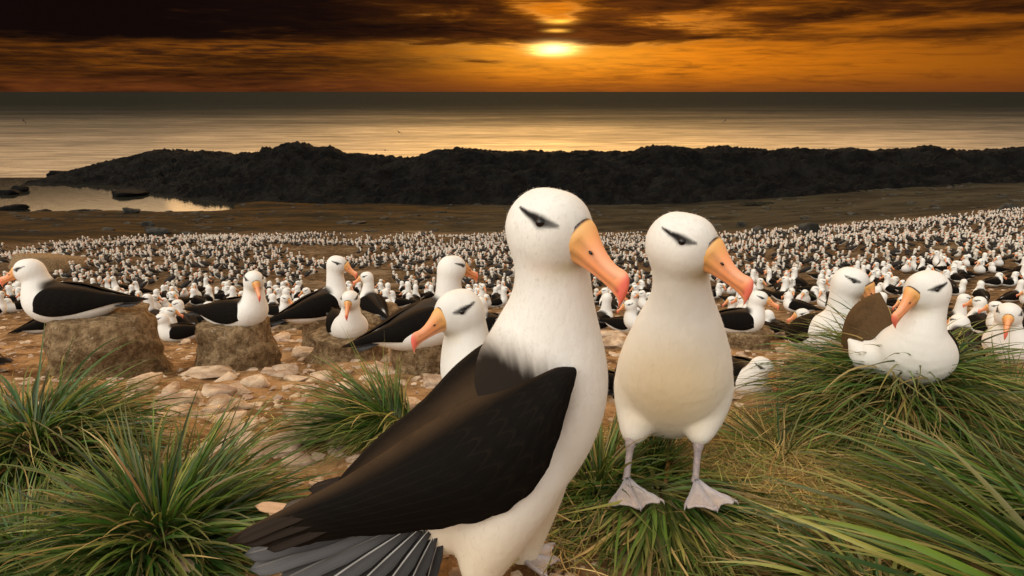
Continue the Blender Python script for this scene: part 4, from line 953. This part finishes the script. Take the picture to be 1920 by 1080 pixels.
# colony on the slope -------------------------------------------------------
def colony():
    cs = .50; xs = np.arange(-95, 100, cs); ys = np.arange(5.2, 84, cs); X, Y = np.meshgrid(xs, ys)
    X = (X + rng.uniform(-.27, .27, X.shape)).ravel(); Y = (Y + rng.uniform(-.27, .27, Y.shape)).ravel(); Z = terrain(X, Y)
    px, py = proj(X, Y, Z)
    ed = colony_edge(px) + (fbm(X * .25, Y * .25, 3, 77) - .5) * 16 + rng.exponential(2.5, len(X))
    dens = fbm(X * .22, Y * .22, 3, 55)
    ok = (px > -500) & (px < 2450) & (py > ed + 3) & (dens > .33) & (rng.uniform(0, 1, len(X)) < .78 + 1.2 * (fbm(X * .9, Y * .5, 2, 91) - .25)) & (rng.uniform(0, 1, len(X)) < np.where(Y < 10, .40, np.where(Y < 16, .55, np.where(Y < 24, .68, .92))))
    for mx, my in MID: ok &= (X - mx) ** 2 + (Y - my) ** 2 > .42 ** 2
    ok &= ~((px > 480) & (px < 860) & (Y < 6.8)) & ~((px < 480) & (Y < 6.3)) & ~((px > 860) & (px < 1130) & (Y < 7.5))
    X, Y, Z, px = X[ok], Y[ok], Z[ok], px[ok]; o = np.argsort(Y); X, Y, Z, px = X[o], Y[o], Z[o], px[o]
    vis = ~((px > 955) & (px < 1110)) & ~((px > 1235) & (px < 1310)) & (px > -25) & (px < 1945)
    first = np.where(vis)[0][:300]; rest = np.setdiff1d(np.arange(len(X)), first)
    poses = [('low-sitting', dict(hy=0, nh=.17)), ('long-necked', dict(hy=R(20), nh=.26, bp=16)), ('head-turned', dict(hy=R(65), nh=.19)), ('crouching', dict(hy=R(-35), nh=.09))]
    protos = [bird((0, 0, 0), 0, 'x', h=.0135, sub=2, nu=6, tailn=1, **k) for _, k in poses]
    pi_ = rng.integers(0, 4, len(first)); yw = rng.uniform(0, 2 * pi, len(first)); used = set()
    for n, i in enumerate(first):
        k = int(pi_[n]); zone = 'left' if px[i] < 955 else ('mid' if px[i] < 1240 else 'right')
        pr = protos[k]; c = pr if k not in used else copy_tree(pr); used.add(k)
        s = float(rng.uniform(.74, .92)); c.location = (X[i], Y[i], Z[i] + .015); c.rotation_euler = (0, 0, yw[n]); c.scale = (s, s, s)
        wh = {'left': 'left of the largest bird', 'mid': 'between the two standing birds', 'right': 'right of the cream-breasted bird'}[zone]
        fa = ['facing right', 'facing away', 'facing left', 'facing the camera'][int(((yw[n] + pi / 4) % (2 * pi)) // (pi / 2))]
        tag(c, f'small {poses[k][0]} albatross {fa} in the colony {wh}', 'albatross', f'{poses[k][0]} colony albatrosses {fa}, {wh}')
    # every bird farther down the slope
    def tmpl(sub, up):
        out_v, out_f, out_m = [], [], []; k = 0
        def add(c, s, m, rx=0.0, sb=sub):
            nonlocal k
            v, f = ico(1, sb); v = v * np.array(s); ca, sa = cos(rx), sin(rx)
            v = np.stack([v[:, 0] * ca - v[:, 2] * sa, v[:, 1], v[:, 0] * sa + v[:, 2] * ca], -1) + np.array(c)
            out_v.append(v); out_f.append(np.array(f) + k); out_m.append(np.full(len(f), m)); k += len(v)
        t = .5 if up else .08
        add((0, 0, .10 + .10 * up), (.19, .11, .105), 0, t)
        for s in (1, -1): add((-.10, .055 * s, .135 + .07 * up), (.27, .075, .085), 1, t * .9)
        add((.13, 0, .20 + .14 * up), (.062, .062, .13), 0, .1 - .2)
        add((.15, 0, .29 + .16 * up), (.075, .062, .062), 0)
        add((.25, 0, .265 + .16 * up), (.07, .02, .024), 2, -.5, 1)
        return np.concatenate(out_v), np.concatenate(out_f), np.concatenate(out_m)
    T = {(s_, u): tmpl(s_, u) for s_ in (1, 2) for u in (0, 1)}
    vs, fs, ms, k = [], [], [], 0
    for i in rest:
        v, f, m = T[(2 if Y[i] < 17 else 1, int(rng.uniform() < .45))]; a = rng.uniform(0, 2 * pi); ca, sa = cos(a), sin(a); s = rng.uniform(.58, .80)
        vs.append(np.stack([(v[:, 0] * ca - v[:, 1] * sa) * s + X[i], (v[:, 0] * sa + v[:, 1] * ca) * s + Y[i], v[:, 2] * s * rng.uniform(.85, 1.15) + Z[i]], -1)); fs.append(f + k); ms.append(m); k += len(v)
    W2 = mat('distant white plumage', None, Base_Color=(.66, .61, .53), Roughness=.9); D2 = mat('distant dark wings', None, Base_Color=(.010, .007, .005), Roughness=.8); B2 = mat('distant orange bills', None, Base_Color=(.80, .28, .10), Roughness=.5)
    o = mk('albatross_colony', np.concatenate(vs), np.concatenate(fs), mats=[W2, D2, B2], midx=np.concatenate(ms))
    tag(o, 'thousands of tiny white albatrosses packed on the slope down to the shore', 'bird colony', kind='stuff')
    print('colony', len(first), len(rest))
colony()

# grass tussocks ------------------------------------------------------------
def gp(px, py, Y, z=None):
    p = P(px, py, Y); p.z = tz(p.x, p.y) if z is None else z; return p
WD = (5, 6, 4, 1.6, .6, .1)
tussock(gp(285, 900, 1.28), 'big dark green tussock in the left foreground with a tall upright centre', 1500, .13, (.13, .34), .06, .0037, bias=(0, .28), e=(4, 66), dr=(20, 75), w=WD, seed=11)
tussock(gp(60, 800, 1.72), 'dense green tussock at the left edge in front of the broadest nest', 1400, .17, (.13, .36), .09, .0037, e=(8, 55), dr=(30, 90), w=WD, seed=12)
tussock(gp(30, 1000, 1.22), 'green tussock in the bottom left corner', 600, .08, (.12, .26), .04, .0021, bias=(-.4, .4), e=(20, 70), dr=(40, 90), w=WD, seed=13)
tussock(gp(715, 760, 2.0), 'windswept tussock behind the back of the largest bird, blades reaching left', 700, .10, (.14, .36), .05, .0030, bias=(-1.0, 0), e=(5, 50), dr=(20, 65), w=WD, seed=14)
tussock(gp(1140, 690, 2.6), 'little tuft of grass in the gap between the two standing birds', 200, .05, (.08, .18), .02, .002, w=WD, seed=15, mound=False)
c4 = gp(1690, 790, 1.97); tussock(c4, 'broad grass tussock serving as nest under the white bird with the brown wing', 2500, .23, (.16, .40), P(1700, 722, 1.85).z - c4.z, .0034, e=(8, 42), dr=(35, 80), w=(3, 4.5, 4, 2.5, 1.6, .3), seed=16)
tussock(gp(1690, 800, 1.80), 'fringe of straw blades hanging under the white bird with the brown wing', 500, .14, (.12, .26), .15, .0022, bias=(0, -.8), e=(-10, 30), dr=(40, 100), w=(1, 2, 2, 3, 6, 3), seed=17, mound=False)
c5 = gp(1240, 940, 1.43); hz = P(1240, 925, 1.42).z - c5.z - .012
tussock((c5.x, c5.y + .01, c5.z), 'grass tussock pressed down under the feet of the cream-breasted bird', 1500, .125, (.16, .34), hz, .0044, bias=(0, -.75), e=(-8, 6), dr=(35, 90), w=(2, 4, 5, 3.5, 2.5, .3), seed=18)
tussock(gp(1225, 885, 1.60), 'short tuft standing up between the legs of the cream-breasted bird', 170, .03, (.10, .17), .03, .0034, e=(50, 85), dr=(5, 50), w=(3, 5, 3, 2, 1, 0), seed=19, mound=False)
tussock(gp(1120, 905, 1.52), 'small spreading tuft right beside the flank of the largest bird', 420, .07, (.12, .27), .05, .0030, bias=(-.2, .1), e=(25, 75), dr=(30, 80), w=(2, 4, 5, 3, 2, .2), seed=20, mound=False)
tussock(gp(1960, 930, 1.34), 'fine-bladed tussock at the right edge sweeping to the left', 1000, .17, (.22, .44), .06, .0036, bias=(-1.7, .15), e=(5, 28), dr=(15, 45), w=(4, 5, 4, 2, 1, .2), seed=21)
tussock(gp(2080, 1150, .98), 'broad-bladed tussock in the bottom right corner, long blades crossing towards the left', 230, .14, (.32, .60), .06, .0062, bias=(-1.5, .35), e=(8, 36), dr=(10, 42), w=(3, 5, 5, 2.5, .9, .7), seed=22, drift=.2)
tussock(gp(1640, 1130, 1.08), 'tussock at the bottom edge right of the standing bird', 650, .12, (.14, .32), .02, .0036, bias=(-.6, .1), e=(0, 35), dr=(20, 60), w=(2, 4, 4, 3, 3, .6), seed=23)
tussock(gp(1895, 735, 2.25), 'grass tussock below the bird at the right edge', 700, .14, (.18, .38), .07, .0024, e=(15, 65), dr=(40, 95), w=WD, seed=24)
tussock(gp(1790, 690, 2.6), 'small far tussock behind the white bird with the brown wing', 300, .09, (.1, .24), .03, .0022, w=WD, seed=25, mound=False)
tussock(gp(1460, 850, 1.75), 'yellowing tuft between the standing bird and the broad nest tussock', 420, .10, (.14, .3), .03, .0026, bias=(-.4, -.2), e=(10, 50), dr=(30, 80), w=(1, 2, 4, 4, 4, .5), seed=26, mound=False)

# loose straw, rubble ---------------------------------------------------------
def straw():
    rg = np.random.default_rng(9); n = 6500
    Z_ = [(1400, 900, 150, 70, .5), (1420, 830, 110, 50, .2), (1180, 850, 90, 40, .08), (1560, 990, 200, 90, .22), (1040, 1000, 60, 60, .05), (150, 860, 160, 120, .03), (420, 800, 120, 60, .02)]
    P_ = []
    for px, py, sx, sy, w in Z_:
        g = G(px, py)
        for _ in range(int(n * w)): P_.append((g.x + rg.normal(0, sx / FPX * g.y * .6), g.y + rg.normal(0, .14 if sy > 60 else .09)))
    P_ = np.array(P_); m = len(P_); z = terrain(P_[:, 0], P_[:, 1]) + rg.uniform(.002, .022, m)
    c = pick(rg, m, (0, .3, 1.0, 3, 9, 1.0)) * 1.5
    v, f, cc = blades(m, np.column_stack([P_, z]), rg.uniform(0, 2 * pi, m), rg.normal(.15, .25, m), rg.uniform(.05, .17, m), rg.uniform(-.2, 1.0, m), rg.uniform(.0006, .0017, m), c, rg, 6, .8, lambda x, y: terrain(x, y))
    tag(mk('dry_grass', v, f, BLADE, None, cc), 'loose yellow straw littering the ground', 'straw', kind='stuff')
straw()
def pebbles():
    rg = np.random.default_rng(21); tm = [rock_mesh((1, 1, .62), s, 1, .6) for s in range(5)]; vs, fs, k = [], [], 0
    for i in range(5200):
        y = 1.05 + 11 * rg.uniform() ** 1.5; x = rg.uniform(-.85, .85) * y; s = .005 + .022 * rg.uniform() ** 3 * (1 + y * .12)
        if x > .35 * y and y < 2.2 and rg.uniform() < .7: continue
        v, f = tm[i % 5]; a = rg.uniform(0, 6.3); ca, sa = cos(a), sin(a); v = v * s * np.array([rg.uniform(.8, 1.7), 1, rg.uniform(.5, 1.1)])
        vs.append(np.stack([v[:, 0] * ca - v[:, 1] * sa + x, v[:, 0] * sa + v[:, 1] * ca + y, v[:, 2] + tz_fast(x, y)], -1)); fs += [tuple(q + k for q in t_) for t_ in f]; k += len(v)
    tag(mk('pebbles', np.concatenate(vs), fs, ROCK, smooth=False), 'small stones and grit scattered over the soil', 'gravel', kind='stuff')
def tz_fast(x, y):
    return float(_PT[min(int((x + 12) * 40), _PT.shape[0] - 1), min(int(y * 40), _PT.shape[1] - 1)])
_PT = terrain(*np.meshgrid(np.arange(-12, 12, .025), np.arange(0, 13, .025), indexing='ij'))
pebbles()
# named stones  (px, py of foot, width px, height ratio, depth ratio, label)
ST = [(603, 822, 92, .75, .9, 'large pale angular stone lying left of the largest bird\'s back'), (405, 780, 96, .36, .7, 'flat cream stone in the middle of the rubble'), (316, 765, 96, .45, .7, 'wedge-shaped stone at the edge of the left tussock'),
      (372, 712, 120, .28, .6, 'long dark slab lying in front of the mud pedestal ringed by stones'), (463, 728, 66, .65, .8, 'blocky stone right of the long dark slab'), (436, 822, 80, .5, .8, 'grey brown stone standing alone in the rubble'),
      (498, 872, 170, .16, .7, 'broad flat pink slab left of the largest bird\'s wing'), (560, 843, 110, .2, .6, 'thin flat slab behind the broad pink slab'), (225, 1200, 260, .42, .7, 'very large brown boulder at the bottom edge under the left tussock'),
      (75, 1085, 150, .35, .8, 'low rock in the bottom left corner'), (395, 745, 70, .5, .8, 'rounded stone beneath the long dark slab'), (530, 700, 60, .55, .8, 'small upright stone between two nests'),
      (700, 668, 42, .6, .8, 'white stone touching the low rounded nest'), (1148, 655, 76, .42, .8, 'pale slab in the gap between the two standing birds'), (1150, 632, 60, .3, .8, 'thin pale slab behind the one in the gap'),
      (1885, 812, 100, .42, .8, 'brown rock at the right edge below the tussock'), (1015, 1040, 90, .5, .8, 'brown stone beside the leg of the largest bird'), (1090, 868, 80, .6, .8, 'brown lump under the tail of the hidden bird'),
      (640, 745, 60, .5, .8, 'stone beside the windswept tussock'), (120, 905, 70, .5, .8, 'small grey stone between the two left tussocks'), (468, 690, 52, .7, .8, 'dark stone leaning on the mud pedestal'), (730, 700, 44, .7, .8, 'stone leaning on the nest of the dark-backed bird')]
for i, (px, py, w, hr, dr, lab) in enumerate(ST):
    g = G(px, py); zc = g.y * CP + (CAMZ - g.z) * SP; a = w / 2 * zc / FPX * 1.15
    rock((g.x, g.y + a * dr, tz(g.x, g.y + a * dr)), (a, a * dr, a * hr), lab, 100 + i, sub=5 if w > 80 else 4)
rs = random.Random(4); k = 0
while k < 190:
    px = rs.uniform(250, 820) if k < 145 else rs.uniform(1120, 1900); py = rs.uniform(615, 880) if k < 145 else rs.uniform(610, 690)
    g = G(px, py); a = (.018 + .055 * rs.random() ** 1.5) * (g.y / 2.6) ** .8
    if any((g.x - m[0]) ** 2 + (g.y - m[1]) ** 2 < .2 ** 2 for m in MID): continue
    lo, ht = rs.uniform(.9, 2.0), rs.uniform(.3, .75)
    kd = ('flat ' if ht < .5 else 'chunky ') + ('long' if lo > 1.35 else 'rounded'); sz = 'small' if a < .03 else 'fist-sized' if a < .05 else 'larger'
    if k < 145:
        wh = 'behind the nest mounds' if py < 655 else ('beside the left nest mounds' if px < 420 else 'below the middle nest mounds' if px < 620 else 'by the windswept tussock') if py < 740 else ('at the edge of the left tussock' if px < 430 else 'in the open rubble' if px < 600 else 'beside the dark wing')
    else: wh = 'between the two standing birds' if px < 1240 else 'right of the cream-breasted bird' if px < 1560 else 'at the far right by the tussock bird'
    rock((g.x, g.y, g.z), (a * lo, a, a * ht), f'{sz} {kd} pale stone {wh}', 300 + k, rs.uniform(0, 6), f'{sz} {kd} stones {wh}', sub=2)
    k += 1
# weathered outcrop at the left edge and boulders on the shore flats
BO = [(52, 512, 150, .30, 'low brown outcrop at the left edge behind the side-on bird', MUD), (283, 441, 52, .32, 'grey boulder at the edge of the colony on the left', BOULDER), (271, 424, 28, .4, 'small grey boulder behind the one at the colony edge', BOULDER),
      (240, 401, 34, .45, 'round pale boulder standing at the lagoon shore', BOULDER), (1432, 440, 44, .4, 'rounded boulder at the colony edge, right of the standing birds', BOULDER), (1525, 437, 50, .5, 'tallest grey boulder at the colony edge on the right', BOULDER),
      (1472, 444, 18, .6, 'small black boulder between two grey ones', BOULDER), (1810, 414, 50, .3, 'boulder above the colony near the right edge', BOULDER), (1905, 394, 50, .3, 'boulder on the flats at the right edge', BOULDER), (1395, 424, 24, .4, 'small boulder on the flats', BOULDER)]
for i, (px, py, w, hr, lab, m) in enumerate(BO):
    g = G(px, py); zc = g.y * CP + (CAMZ - g.z) * SP; a = w / 2 * zc / FPX
    rock((g.x, g.y + a * .8, tz(g.x, g.y + a * .8)), (a, a * .8, a * hr * 2), lab, 500 + i, m=m, cat_='boulder', name='boulder')
def flats():
    rg = np.random.default_rng(77); tm = [rock_mesh((1, 1, .55), s, 1, .6) for s in range(6)]; vs, fs, k = [], [], 0
    for i in range(2600):
        y = rg.uniform(64, 124); x = rg.uniform(-75, 80); z = tz(x, y)
        if z < .05: continue
        px, py = proj(x, y, z)
        if py > colony_edge(px) - 1 or (y < 112 and rg.uniform() < .5): continue
        s = .12 + .75 * rg.uniform() ** 5; v, f = tm[i % 6]; a = rg.uniform(0, 6.3); ca, sa = cos(a), sin(a); v = v * s * np.array([rg.uniform(.8, 2.0), 1, rg.uniform(.4, .9)])
        vs.append(np.stack([v[:, 0] * ca - v[:, 1] * sa + x, v[:, 0] * sa + v[:, 1] * ca + y, v[:, 2] + z], -1)); fs += [tuple(q + k for q in t_) for t_ in f]; k += len(v)
    tag(mk('shore_debris', np.concatenate(vs), fs, BOULDER), 'small dark rocks and weed clumps strewn over the shore flats', 'shore debris', kind='stuff')
flats()
# rocks standing in the lagoon
for i, (px, py, w, hr, lab) in enumerate([(235, 370, 72, .20, 'large black rock in the lagoon below the ridge'), (32, 360, 34, .4, 'small black rock in the lagoon near the left edge'), (8, 366, 44, .3, 'black rock cut by the left edge in the lagoon'), (62, 344, 30, .25, 'flat black rock at the mouth of the lagoon'),
                                          (15, 396, 60, .25, 'black rock at the lagoon shore in the left corner'), (70, 402, 44, .2, 'low black rock at the lagoon shore'), (145, 400, 50, .18, 'low flat black rock at the lagoon shore near the round boulder'), (100, 330, 50, .22, 'black reef at the tip of the ridge')]):
    g = P(px, py, 1.0) - Vector((0, 0, CAMZ)); tt = -CAMZ / g.z; x, y = g.x * tt, g.y * tt; a = w / 2 * (y * CP + 18 * SP) / FPX
    rock((x, y + a * .6, 0), (a, a * .8, a * hr * 2), lab, 600 + i, m=RIDGE, cat_='rock', name='shore_rock', sink=.35)
# seabirds over the water
def seabird(px, py, dist, span, bank, lab):
    p = P(px, py, dist); root = empty('seabird', p, bank[1], lab, 'seabird', 'dark seabirds gliding over the sea')
    bv, bf = tube([(-.4, 0, 0), (-.2, 0, 0), (.1, 0, .02), (.35, 0, .04), (.5, 0, .02)], [.01, .09, .11, .07, .02], 8, 3); mk('body', bv, bf, FLY, root)
    for s in (1, -1):
        v = []; f = []; n = 10
        for i in range(n + 1):
            t = i / n; y = s * t * span / 2; z = .03 + .35 * sin(t * pi * .8) * .5 - t * t * .25; c = .16 * (1 - t ** 1.6) + .01; x0 = .08 + .12 * sin(t * pi) - .2 * t * t
            for dx, dz in ((c, 0), (0, .02), (-c, 0), (0, -.01)): v.append((x0 + dx, y, z + dz))
        for i in range(n):
            for j in range(4): a = i * 4 + j; b = i * 4 + (j + 1) % 4; f.append((a, b, b + 4, a + 4))
        f.append((n * 4, n * 4 + 1, n * 4 + 2, n * 4 + 3)); mk('wing', v, f, FLY, root)
    root.rotation_euler = (bank[0], 0, bank[1])
for a in [(44, 226, 150, 2.2, (R(75), R(100)), 'dark seabird banking upright over the sea at the far left'), (748, 248, 130, 1.6, (R(35), R(120)), 'dark seabird gliding over the bright water left of the sun path'), (678, 204, 170, 1.5, (R(60), R(80)), 'tiny dark seabird high over the sea left of the middle'),
          (722, 282, 120, 1.2, (R(10), R(100)), 'tiny seabird skimming low above the ridge'), (1360, 226, 140, 1.8, (R(-55), R(90)), 'dark seabird banking over the sea on the right')]: seabird(*a)
# loose moulted feathers
for a, b, w, lab in (((1185, 1000, 1.30), (1192, 1068, 1.25), .010, 'small white moulted feather lying on the tussock below the standing bird'), ((420, 800, 1.9), (436, 812, 1.88), .012, 'white feather scrap caught in the rubble')):
    A_, B_ = V(*a), V(*b)
    if 'rubble' in lab: A_ = np.array(G(425, 806)) + (0, 0, .012); B_ = A_ + np.array([.05, -.02, .004])
    fv, ff, st = feather_mesh(A_, B_, w, (0, -.7, .7), .3); o = mk('feather', fv - A_, ff, FEATH, None, np.tile([.75, .68, .56], (len(fv), 1)), extra=st); o.location = A_; tag(o, lab, 'feather')
